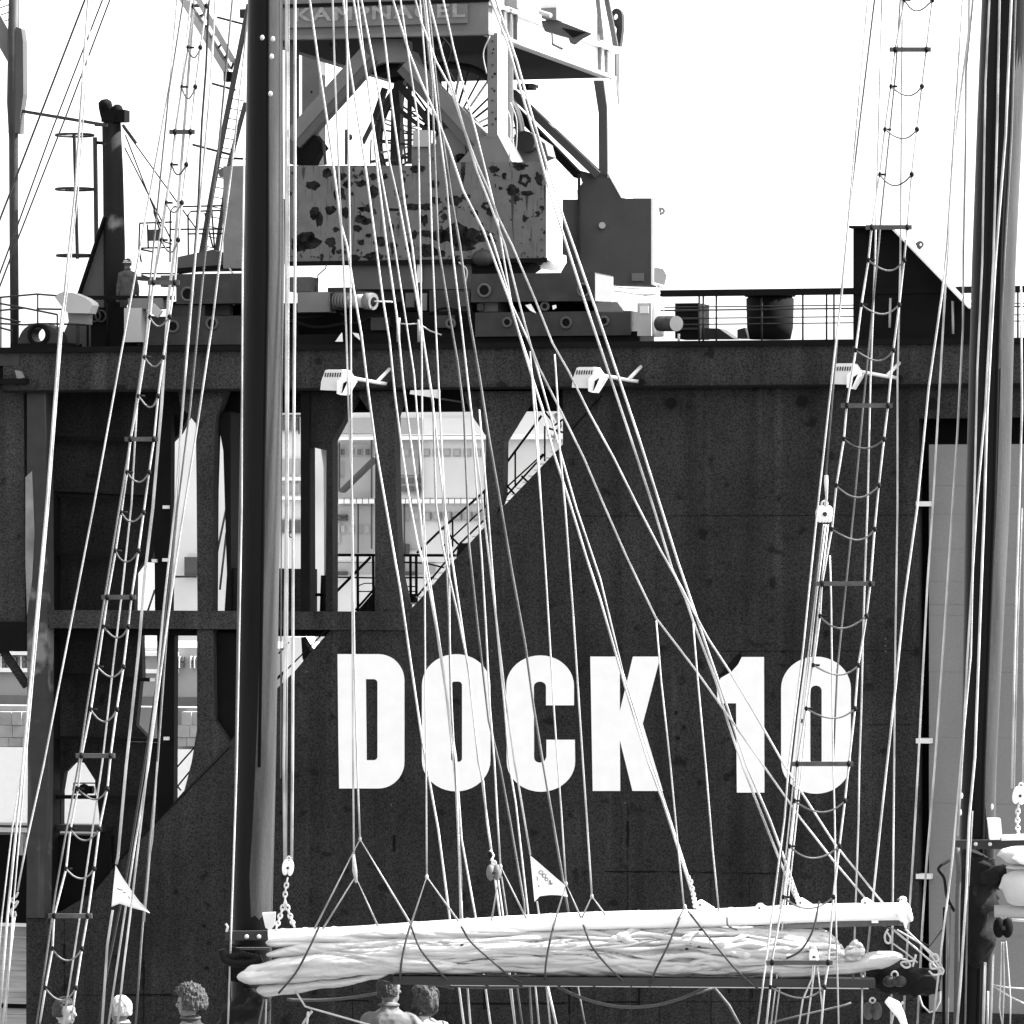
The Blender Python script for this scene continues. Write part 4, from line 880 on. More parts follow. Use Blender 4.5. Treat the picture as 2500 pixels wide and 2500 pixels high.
# masts
def mast(label, left, right, d, y_top=-1300, y_bot=2620, seam_f=0.62):
    ys_ = [y_top, -60, 300, 640, 1240, 1870, 2240, y_bot]
    pts = []; rs = []
    for y in ys_:
        a, b = interp(left, y), interp(right, y)
        pts.append(S((a+b)/2, y, d)); rs.append((b-a)/2/FPX*d)
    pts.append(Vector((pts[-1].x, pts[-1].y, -5.72))); rs.append(rs[-1])
    t = thing('mast', label, 'mast', pts[-1])
    MB().tube(pts, rs, 48).build('spar', M_mast, t)
    def on(y, f, w, m, nm, r0=0.0, ym=9999):      # a long strip fixed to the front of the mast at fraction f of its width
        p = []
        for y_ in [q for q in ys_ if q < ym]:
            a, b = interp(left, y_), interp(right, y_); rr = (b-a)/2/FPX*d; xx = (f-0.5)*2
            q = S((a+b)/2, y_, d); p.append(q + Vector((xx*rr, -math.sqrt(max(0, 1-xx*xx))*rr - r0, 0)))
        MB().tube(p, w, 8).build(nm, m, t)
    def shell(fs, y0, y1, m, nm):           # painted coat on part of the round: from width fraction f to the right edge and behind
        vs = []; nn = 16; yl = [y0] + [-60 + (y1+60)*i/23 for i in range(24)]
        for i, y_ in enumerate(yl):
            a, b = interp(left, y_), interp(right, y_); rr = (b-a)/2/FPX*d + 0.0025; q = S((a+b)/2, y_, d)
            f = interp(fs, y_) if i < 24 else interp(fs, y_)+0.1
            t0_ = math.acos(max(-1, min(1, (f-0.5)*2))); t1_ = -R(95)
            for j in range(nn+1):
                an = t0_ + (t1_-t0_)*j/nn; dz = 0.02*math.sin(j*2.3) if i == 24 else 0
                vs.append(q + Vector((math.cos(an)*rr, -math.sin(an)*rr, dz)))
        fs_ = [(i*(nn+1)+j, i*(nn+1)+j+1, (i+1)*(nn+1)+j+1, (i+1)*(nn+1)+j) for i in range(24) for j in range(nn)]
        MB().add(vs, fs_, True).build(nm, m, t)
    return t, on, shell
mlL = [(606, -60), (606, 0), (600, 300), (595, 640), (583, 1240), (573, 1870), (566, 2240), (562, 2620)]
mlR = [(687, -60), (687, 0), (690, 300), (694, 640), (684, 1240), (673, 1870), (664, 2240), (660, 2620)]
mt, on, shell = mast('tall dark mast in front of the crane, left of the rope bundle', mlL, mlR, 40.5)
on(0, 0.62, 0.014, M_black, 'sail_track', ym=1900)
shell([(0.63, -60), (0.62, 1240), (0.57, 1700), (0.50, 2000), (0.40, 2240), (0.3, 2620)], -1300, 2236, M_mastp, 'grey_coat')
for x, y in ((640, 92), (666, 95), (663, 138), (660, 229)):
    MB().ell(S(x, y, 40.33), (0.018, 0.014, 0.022)).build('fitting', M_metal, mt)
MB().bar(S(550, 2284, 40.25), S(690, 2283, 40.25), 0.06, 0.075).build('gaff_jaw_band', M_gear, mt)
for x in (602, 632): MB().ell(S(x, 2287, 40.2), (0.018, 0.012, 0.018)).build('band_bolt', M_metal, mt)
MB().sprism([(640, 2230), (672, 2229), (670, 2260), (660, 2272), (648, 2265)], 40.05, 0.12).build('jaw_block', M_lamp, mt)
MB().tube(smooth([S(541, 2318, 40.1), S(552, 2345, 40.1), S(600, 2352, 40.1), S(640, 2340, 40.1)]), 0.035, 8).build('parrel_rope', M_canvas, mt)
for k in range(9): MB().ell(S(552+k*9, 2333+3*math.sin(k), 40.1), (0.022, 0.022, 0.028)).build('parrel_bead', M_knot, mt)
MB().bar(S(560, 2316, 40.3), S(660, 2316, 40.3), 0.05, 0.02).build('lower_band', M_rear, mt)
MB().tube([S(553, 2275, 40.1), S(556, 2262, 40.1), S(551, 2255, 40.1)], 0.010, 6).build('hook', M_metal, mt)

mrL = [(2399, -60), (2398, 0), (2385, 300), (2373, 640), (2357, 1240), (2347, 1870), (2338, 2240), (2325, 2620)]
mrR = [(2512, -60), (2508, 0), (2496, 300), (2479, 640), (2464, 1240), (2432, 1870), (2425, 2240), (2415, 2620)]
m2_, on2, shell2 = mast('dark mast at the right edge with pale ropes running down its front', mrL, mrR, 40.5)
on2(0, 0.32, 0.010, M_black, 'sail_track'); on2(0, 0.60, 0.016, M_black, 'sail_track')
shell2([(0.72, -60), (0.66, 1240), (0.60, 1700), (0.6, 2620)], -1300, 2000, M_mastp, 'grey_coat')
MB().bar(S(2332, 2062, 40.2), S(2520, 2061, 40.2), 0.06, 0.075).build('gaff_jaw_band', M_gear, m2_)
for x in (2382, 2417): MB().ell(S(x, 2061, 40.15), (0.016, 0.012, 0.016)).build('band_bolt', M_metal, m2_)
MB().sprism([(2413, 1999), (2443, 1999), (2447, 2040), (2440, 2050), (2418, 2050)], 40.05, 0.12).build('jaw_block', M_white, m2_)
for x, y in ((2422, 1970), (2348, 1943), (2345, 1984)): MB().ell(S(x, y, 40.25), (0.01, 0.012, 0.025)).build('fitting', M_metal, m2_)
MB().tube(smooth([S(2318, 2100, 40.3), S(2291, 2120, 40.2), S(2305, 2145, 40.2), S(2312, 2190, 40.2), S(2330, 2225, 40.2)]), 0.012, 6).build('loose_cord', M_knot, m2_)
MB().tube([S(2337, 2070, 40.1), S(2341, 2130, 40.1), S(2338, 2200, 40.1), S(2333, 2620, 40.1)], 0.022, 8).build('side_tackle', M_rear, m2_)
MB().tube([S(2306, 2215, 40.3), S(2303, 2620, 40.3)], 0.014, 8).build('side_tackle', M_black, m2_)
MB().tube([S(2318, 2210, 40.2), S(2310, 2620, 40.2)], 0.012, 8).build('side_tackle', M_ropeg, m2_)

# dark gathered canvas at the mast feet
def blob(name, label, cat, pts_r, m=M_canvas, d=40.2, seed=1):
    b = MB()
    b.tube(smooth([S(x, y, d) for x, y, _ in pts_r], 5), [r for r in __import__('itertools').chain(*[[pts_r[min(i, len(pts_r)-1)][2]*(1-k/5)+pts_r[min(i+1, len(pts_r)-1)][2]*k/5 for k in range(5)] for i in range(len(pts_r)-1)], [pts_r[-1][2]])], 28)
    nv = []
    for p in b.v:
        q = Vector((p.x*5, p.y*5+seed, p.z*5)); q2 = q*4; nv.append(p + Vector((noise.noise(q)*0.07+noise.noise(q2)*0.05, noise.noise(q+Vector((9,0,0)))*0.06, noise.noise(q+Vector((0,9,0)))*0.05+noise.noise(q2+Vector((3,0,0)))*0.04)))
    b.v = nv
    o = b.build(name, m); o['label'] = label; o['category'] = cat; return o
blob('canvas_bundle', 'black gathered canvas at the foot of the left mast under the sail end', 'canvas bundle', [(600, 2325, 0.13), (585, 2350, 0.15), (605, 2378, 0.10)], d=40.3)
blob('canvas_bundle', 'black canvas cover hanging beside the lower left corner of the furled sail', 'canvas bundle', [(648, 2415, 0.10), (620, 2440, 0.14), (590, 2480, 0.17), (570, 2540, 0.2)], d=40.4, seed=4)
blob('canvas_bundle', 'black canvas lashed to the right mast below its iron band', 'canvas bundle', [(2400, 2085, 0.10), (2385, 2140, 0.17), (2385, 2230, 0.15), (2380, 2320, 0.13), (2365, 2350, 0.05)], d=40.3, seed=7)
blob('canvas_bundle', 'black canvas collar between the right mast and the right furled sail', 'canvas bundle', [(2400, 2150, 0.06), (2430, 2135, 0.09), (2450, 2160, 0.05)], d=40.0, seed=9)
blob('canvas_bundle', 'black folded canvas under the outer end of the furled sail', 'canvas bundle', [(2120, 2390, 0.07), (2170, 2385, 0.12), (2230, 2400, 0.10), (2290, 2400, 0.08)], d=40.2, seed=11)

# ---------------------------------------------------------------- furled mainsail with gaff and boom
GY = [(655, 2272), (700, 2269), (860, 2263), (1100, 2247), (1400, 2230), (1700, 2222), (2000, 2209), (2208, 2206)]
sail = thing('furled_sail', 'long pale furled sail lashed between white gaff and dark boom across the bottom', 'furled sail', S(1400, 2400, 40))
def gr(x): return 0.055 + 0.02*min(1, (x-650)/900)
gp = [(x, y+gr(x)*300) for x, y in GY]
gs = smooth([S(x, y-2, 39.95) for x, y in gp], 6)
MB().tube(gs, [gr(1250+p.x/p.y*FPX) for p in gs], 24).build('gaff', M_white, sail)
for x in (690, 745, 815, 920, 1013, 1142, 1240, 1345, 1455, 1560, 1785, 1900):
    y = interp([(b, a) for a, b in []], 0) if False else None
    yy = next((y0+(y1-y0)*(x-x0)/(x1-x0) for (x0, y0), (x1, y1) in zip(GY, GY[1:]) if x0 <= x <= x1), 2210)
    MB().ell(S(x, yy+3, 39.95), (0.035, 0.05, 0.022)).build('hoop', M_white, sail)
for x, y in ((1715, 2195), (1960, 2190), (1860, 2203), (2118, 2190)):
    MB().sprism([(x-14, y+28), (x-14, y+10), (x-8, y+4), (x, y+3), (x+30, y+22), (x+34, y+30)], 39.9, 0.07).build('cleat', M_white, sail)
    MB().ell(S(x-6, y+14, 39.89), (0.007, 0.01, 0.009)).build('cleat_hole', M_gear, sail)
MB().bar(S(2035, 2256, 39.95), S(2200, 2252, 39.95), 0.08, 0.045).build('gaff_rail', M_rear, sail)
MB().bar(S(1900, 2262, 39.96), S(2060, 2258, 39.96), 0.08, 0.03).build('gaff_rail', M_crane, sail)
MB().bar(S(2128, 2250, 39.9), S(2144, 2250, 39.9), 0.03, 0.02).build('gaff_plate', M_white, sail)
MB().bar(S(960, 2391, 39.95), S(2135, 2399, 39.95), 0.2, 0.068).build('boom', M_boom, sail)
MB().bar(S(1100, 2403.5, 39.93), S(2120, 2412, 39.93), 0.03, 0.016).build('boom_foot_rope', M_white, sail)
MB().bar(S(915, 2378, 40), S(965, 2390, 40), 0.14, 0.05).build('boom', M_boom, sail)
# the bunched canvas: long sagging folds
top = [(672, 2284), (760, 2290), (900, 2292), (1100, 2280), (1300, 2272), (1500, 2266), (1700, 2262), (1900, 2262), (2000, 2268), (2050, 2290)]
bot = [(672, 2385), (760, 2392), (900, 2384), (1000, 2378), (1200, 2378), (1500, 2381), (1700, 2382), (1900, 2384), (2000, 2384), (2050, 2368)]
def lerp_tab(tab, x):
    for (x0, y0), (x1, y1) in zip(tab, tab[1:]):
        if x0 <= x <= x1: t = (x-x0)/(x1-x0); t = t*t*(3-2*t); return y0+(y1-y0)*t
    return tab[0][1] if x < tab[0][0] else tab[-1][1]
def ridged(q): return 1-abs(noise.noise(q))*2
def canvas(name, top, bot, x0, x1, d, depth, nx, nt_, amp, seed, taper=(0.02, 0.02), m=M_sail, fs=1.0):
    vs, fs_ = [], []
    for i in range(nx+1):
        f = i/nx; x = x0 + (x1-x0)*f
        yt, yb_ = lerp_tab(top, x), lerp_tab(bot, x)
        e = 1.0
        if f < taper[0]: e = math.sqrt(max(0.0, 1-(1-f/taper[0])**2))
        if 1-f < taper[1]: e = math.sqrt(max(0.0, 1-(1-(1-f)/taper[1])**2))
        e = max(e, 0.03)
        c = S(x, (yt+yb_)/2, d); h = (yb_-yt)/2/FPX*d*e; dp = depth*e
        for j in range(nt_):
            a = 2*math.pi*j/nt_; n_ = Vector((0, math.sin(a), math.cos(a)))
            p = c + Vector((0, n_.y*dp, n_.z*h))
            warp = noise.noise(Vector((p.x*0.9, seed, p.z*2)))*0.12
            q1 = Vector((p.x*0.55*fs, seed*3.1, (p.z+warp)*11))
            q2 = Vector((p.x*1.3*fs + 5, seed, (p.z+warp+0.12*p.x)*22))
            q3 = Vector((p.x*1.6*fs, seed+8, (p.z-0.16*p.x+warp)*19))
            cr_ = lambda q: min(1.0, abs(noise.noise(q))*5.0)**0.7
            dis = cr_(q1)*0.8 + cr_(q2)*0.42*max(0.2, 0.5+noise.noise(q1)) + cr_(q3)*0.40*max(0.2, 0.5-noise.noise(q1)) - 0.8
            vs.append(p + Vector((0, n_.y, n_.z*0.35))*dis*amp*e)
    for i in range(nx):
        for j in range(nt_): fs_.append((i*nt_+j, i*nt_+(j+1) % nt_, (i+1)*nt_+(j+1) % nt_, (i+1)*nt_+j))
    fs_ += [tuple(range(nt_)), tuple(nx*nt_+j for j in range(nt_))]
    return MB().add(vs, fs_, True).build(name, m, sail)
canvas('canvas_folds', top, bot, 800, 2060, 40, 0.15, 700, 110, 0.085, 1, (0.03, 0.03))
canvas('canvas_roll', [(650, 2291), (800, 2281), (1000, 2266), (1300, 2262)], [(650, 2312), (800, 2306), (1000, 2295), (1300, 2290)], 648, 1290, 39.93, 0.06, 200, 40, 0.03, 5, (0.05, 0.1))
canvas('canvas_roll', [(648, 2322), (750, 2300), (900, 2288), (1300, 2285)], [(648, 2340), (750, 2335), (900, 2325), (1300, 2318)], 649, 1300, 39.92, 0.07, 200, 40, 0.03, 6, (0.05, 0.1))
canvas('canvas_roll', [(578, 2372), (620, 2357), (700, 2338), (800, 2318), (900, 2320), (1100, 2335)], [(578, 2398), (620, 2405), (700, 2402), (800, 2392), (900, 2380), (1100, 2372)], 578, 1120, 39.90, 0.10, 200, 60, 0.05, 7, (0.06, 0.12))
canvas('canvas_roll', [(626, 2404), (700, 2398), (800, 2390), (950, 2370)], [(626, 2430), (650, 2434), (700, 2428), (800, 2414), (920, 2392), (950, 2384)], 626, 950, 39.95, 0.07, 160, 40, 0.03, 8, (0.08, 0.1))
canvas('canvas_roll', [(1880, 2330), (1960, 2350), (2060, 2340), (2150, 2322), (2200, 2322)], [(1880, 2388), (1960, 2385), (2060, 2378), (2150, 2366), (2200, 2348)], 1880, 2205, 39.95, 0.09, 120, 32, 0.03, 9, (0.1, 0.1))
canvas('canvas_roll', [(1900, 2275), (1990, 2285), (2040, 2300), (2075, 2320)], [(1900, 2330), (1990, 2345), (2040, 2352), (2075, 2350)], 1900, 2075, 39.92, 0.08, 90, 32, 0.05, 12, (0.15, 0.15), fs=2)
canvas('canvas_roll', [(2060, 2310), (2090, 2293), (2110, 2305)], [(2060, 2345), (2090, 2345), (2110, 2335)], 2060, 2112, 39.88, 0.06, 90, 40, 0.07, 13, (0.3, 0.3), fs=5)
random.seed(5)
for k in range(64):                                       # separate gathered folds lying over the bunched sail
    xc = random.uniform(860, 2010); ln_ = random.uniform(110, 420)*(0.7 if xc > 1500 else 1.2)
    x0, x1 = max(830, xc-ln_/2), min(2050, xc+ln_/2)
    g = random.uniform(0.08, 0.93); sl = random.uniform(-0.20, 0.22); rmax = random.uniform(0.012, 0.034)
    pts, rs = [], []
    for q in range(25):
        f = q/24; x = x0+(x1-x0)*f
        yt, yb_ = lerp_tab(top, x)+2, lerp_tab(bot, x)-3
        gg = min(0.97, max(0.03, g + sl*(f-0.5) + 0.06*math.sin(f*5+k)))
        y = yt+(yb_-yt)*gg
        dd = 40 - 0.165*math.sqrt(max(0.02, 1-(2*gg-1)**2)) - 0.012
        pts.append(S(x, y, dd)); rs.append(max(0.002, rmax*math.sin(math.pi*f)**0.6*(1+0.25*math.sin(f*14+k*1.7))))
    MB().tube(pts, rs, 14).build('canvas_fold', M_sail, sail)
def lash(pts, r=0.0085, m=None, nm='lashing'):
    MB().tube(smooth([S(x, y, d) for x, y, d in pts], 6), r, 8).build(nm, m or M_lash, sail)
lash([(779, 2262, 39.86), (757, 2310, 39.77), (722, 2375, 39.78), (680, 2425, 39.84)])
lash([(1002, 2258, 39.85), (990, 2300, 39.78), (980, 2350, 39.77), (976, 2395, 39.86)])
lash([(1003, 2260, 39.85), (1025, 2315, 39.77), (1060, 2360, 39.77), (1095, 2395, 39.86)])
lash([(1126, 2262, 39.85), (1150, 2300, 39.77), (1200, 2345, 39.77), (1247, 2385, 39.82), (1290, 2404, 39.88)])
lash([(1352, 2258, 39.85), (1340, 2310, 39.77), (1332, 2360, 39.77), (1331, 2400, 39.88)])
lash([(1424, 2258, 39.85), (1445, 2310, 39.77), (1485, 2360, 39.77), (1530, 2402, 39.88)])
lash([(1660, 2240, 39.85), (1630, 2310, 39.77), (1600, 2370, 39.77), (1586, 2408, 39.88)])
lash([(1680, 2225, 39.85), (1740, 2300, 39.77), (1800, 2370, 39.77), (1850, 2414, 39.88)])
lash([(2000, 2200, 39.8), (1985, 2270, 39.75), (1955, 2320, 39.76), (1920, 2340, 39.8)])
lash([(1775, 2240, 39.85), (1778, 2260, 39.8), (1800, 2270, 39.8)], 0.007)
for x in (1180, 1262, 1355, 1440, 1530, 1625, 1715, 1810, 1915):
    lash([(x-4, 2388, 39.9), (x-2, 2400, 39.87), (x+12, 2408, 39.9)], 0.008)
for a, b, c in (((700, 2440), (800, 2448), (920, 2425)), ((1350, 2402), (1550, 2490), (1720, 2412)), ((1100, 2405), (1200, 2418), (1300, 2405)), ((940, 2400), (1010, 2395), (1110, 2412))):
    q = [S(a[0]+(c[0]-a[0])*t, a[1]*(1-t)**2+2*b[1]*t*(1-t)+c[1]*t*t, 40.2) for t in [i/16 for i in range(17)]]
    if b[1] > 2480: q = [S(1350+(1720-1350)*t, 2402*(1-t)+2412*t + 4*t*(1-t)*52, 40.2) for t in [i/20 for i in range(21)]]
    MB().tube(q, 0.013, 8).build('slack_line', M_rear, sail)
# marks and patches in the folds: eyelets and coiled tails
for x, y in ((1686, 2303), (1707, 2311), (1677, 2317), (1128, 2307), (1710, 2270)): MB().ell(S(x, y, 39.83), (0.016, 0.03, 0.008)).build('eyelet', M_canvas, sail)
# right sail end
sr = thing('furled_sail', 'end of a second furled sail cut off by the right edge of the view', 'furled sail', S(2500, 2230, 40))
def pillow(name, x0, y0, x1, y1, d=39.9, m=M_sail, dep=0.09, n_=40):
    tabt = [(x0, (y0+y1)/2-8), (x0+12, y0), (x1, y0-4)]; tabb = [(x0, (y0+y1)/2+8), (x0+25, y1), (x1, y1+2)]
    vs, fs_ = [], []
    for i in range(n_+1):
        f = i/n_; x = x0+(x1-x0)*f; e = max(0.05, math.sqrt(max(0, 1-(1-min(1, f*3.5))**2)))
        yt, yb_ = lerp_tab(tabt, x), lerp_tab(tabb, x); c = S(x, (yt+yb_)/2, d); h = (yb_-yt)/2/FPX*d*e
        for j in range(28):
            a = 2*math.pi*j/28; k = 1+0.07*noise.noise(Vector((x*0.02, math.sin(a)*3, y0)))
            vs.append(c + Vector((0, math.sin(a)*dep*e*k, math.cos(a)*h*k)))
    for i in range(n_):
        for j in range(28): fs_.append((i*28+j, i*28+(j+1) % 28, (i+1)*28+(j+1) % 28, (i+1)*28+j))
    fs_.append(tuple(range(28)))
    MB().add(vs, fs_, True).build(name, m, sr)
pillow('canvas_roll', 2434, 2066, 2620, 2110); pillow('canvas_roll', 2470, 2078, 2620, 2112, 39.8, M_white, 0.06)
pillow('canvas_roll', 2455, 2108, 2620, 2128, 39.95); pillow('canvas_roll', 2438, 2124, 2620, 2212, 39.9, M_sail, 0.14)
MB().tube([S(2428, 2224, 40), S(2640, 2226, 40)], 0.05, 20).build('boom', M_bgm, sr)
MB().tube([S(2470, 2246, 40.1), S(2640, 2252, 40.1)], 0.012, 8).build('foot_rope', M_white, sr)
MB().tube([S(2445, 2045, 40), S(2640, 2040, 40)], 0.025, 12).build('gaff', M_white, sr)

# ---------------------------------------------------------------- rope ladders in the shrouds
def ladder(label, L_, R_, battens, group_d, tops):
    d = group_d
    t = thing('rope_ladder', label, 'rope ladder', S(*L_[-1], d))
    ext = lambda P: [(P[0][0]+(P[0][0]-P[3][0])*(-1250-P[0][1])/(P[0][1]-P[3][1]), -1250)] + P
    L_, R_ = ext(L_), ext(R_)
    tops = [t_-k*96 for k in range(12, 0, -1) for t_ in tops[:1]] + tops
    MB().tube([S(x, y, d) for x, y in L_], 0.0085, 7).build('side_rope', M_rope, t)
    MB().tube([S(x, y, d) for x, y in R_], 0.0085, 7).build('side_rope', M_rope, t)
    for y in tops:
        xl = interp(L_, y); xr = interp(R_, y)
        a, b = S(xl, y, d-0.02), S(xr, y, d-0.02)
        if any(abs(y-bb) < 30 for bb in battens):
            e = (b-a).normalized()
            o = MB().bar(a-e*0.045, b+e*0.035, 0.03, 0.035).build('batten', M_wood, t)
            for q_ in (a, b): MB().ell(q_, (0.02, 0.03, 0.026), 8, 6).build('knot', M_knot, o)
        else:
            sag = 26/FPX*d*random.uniform(0.85, 1.15)
            sk = random.uniform(-0.25, 0.45)
            q = [a.lerp(b, i/12) + Vector((random.uniform(-.002, .002), -0.01, -sag*4*(i/12)*(1-i/12)*(1+sk*(i/12-0.5)*2))) for i in range(13)]
            o = MB().tube(q, 0.0068, 6).build('rope_rung', M_ropeg, t)
            MB().ell(a, (0.015, 0.02, 0.020), 8, 6).tube([a, a+Vector((0.05, 0, 0.0))], 0.009, 6).build('knot', M_knot, o)
            MB().ell(b, (0.019, 0.022, 0.023), 8, 6).build('knot', M_knot, o)
    return t
LL = [(478, -40), (459, 116), (444, 212), (427, 323), (419, 404), (406, 497), (394, 586), (374, 694), (366, 774), (353, 873), (338, 968), (318, 1075), (310, 1153), (296, 1252), (282, 1346), (262, 1459), (252, 1531), (238, 1627), (222, 1732), (199, 1846), (190, 1926), (172, 2024), (161, 2122), (132, 2236), (128, 2317), (111, 2411), (94, 2520)]
RR = [(512, -40), (489, 116), (477, 210), (465, 321), (455, 399), (444, 494), (435, 586), (427, 688), (414, 774), (399, 867), (386, 966), (376, 1070), (364, 1152), (351, 1247), (338, 1344), (321, 1457), (313, 1530), (301, 1629), (285, 1732), (270, 1843), (262, 1926), (242, 2024), (230, 2120), (214, 2236), (200, 2315), (185, 2413), (170, 2520)]
TT = [15, 116, 212, 322, 402, 495, 586, 690, 774, 872, 967, 1072, 1153, 1251, 1345, 1458, 1530, 1628, 1732, 1845, 1926, 2024, 2121, 2236, 2316, 2412, 2505]
ladder('rope ladder of wooden battens and slack rope rungs left of the left mast', LL, RR, (322, 690, 1072, 1458, 1845, 2236), 38.5, TT)
L2 = [(2210, -30), (2208, 0), (2185, 124), (2175, 212), (2160, 318), (2148, 427), (2128, 555), (2120, 635), (2103, 744), (2089, 855), (2067, 991), (2060, 1072), (2042, 1183), (2031, 1290), (2006, 1427), (2002, 1502), (1986, 1622), (1969, 1728), (1946, 1864), (1940, 1950), (1928, 2065), (1913, 2188), (1885, 2342), (1881, 2406), (1868, 2530)]
R2 = [(2278, -30), (2276, 0), (2262, 119), (2251, 209), (2239, 313), (2226, 424), (2215, 555), (2207, 635), (2195, 744), (2181, 855), (2168, 989), (2158, 1072), (2145, 1188), (2135, 1293), (2125, 1422), (2115, 1506), (2095, 1626), (2087, 1732), (2072, 1866), (2062, 1960), (2049, 2067), (2034, 2193), (2021, 2360), (2012, 2414), (2003, 2530)]
T2 = [0, 121, 211, 316, 426, 555, 635, 744, 855, 990, 1072, 1185, 1292, 1425, 1504, 1624, 1730, 1865, 1955, 2066, 2190, 2350, 2410]
ladder('rope ladder of battens and slack rungs over the figure 0, left of the right mast', L2, R2, (121, 555, 990, 1425, 1865, 2350), 38.5, T2)

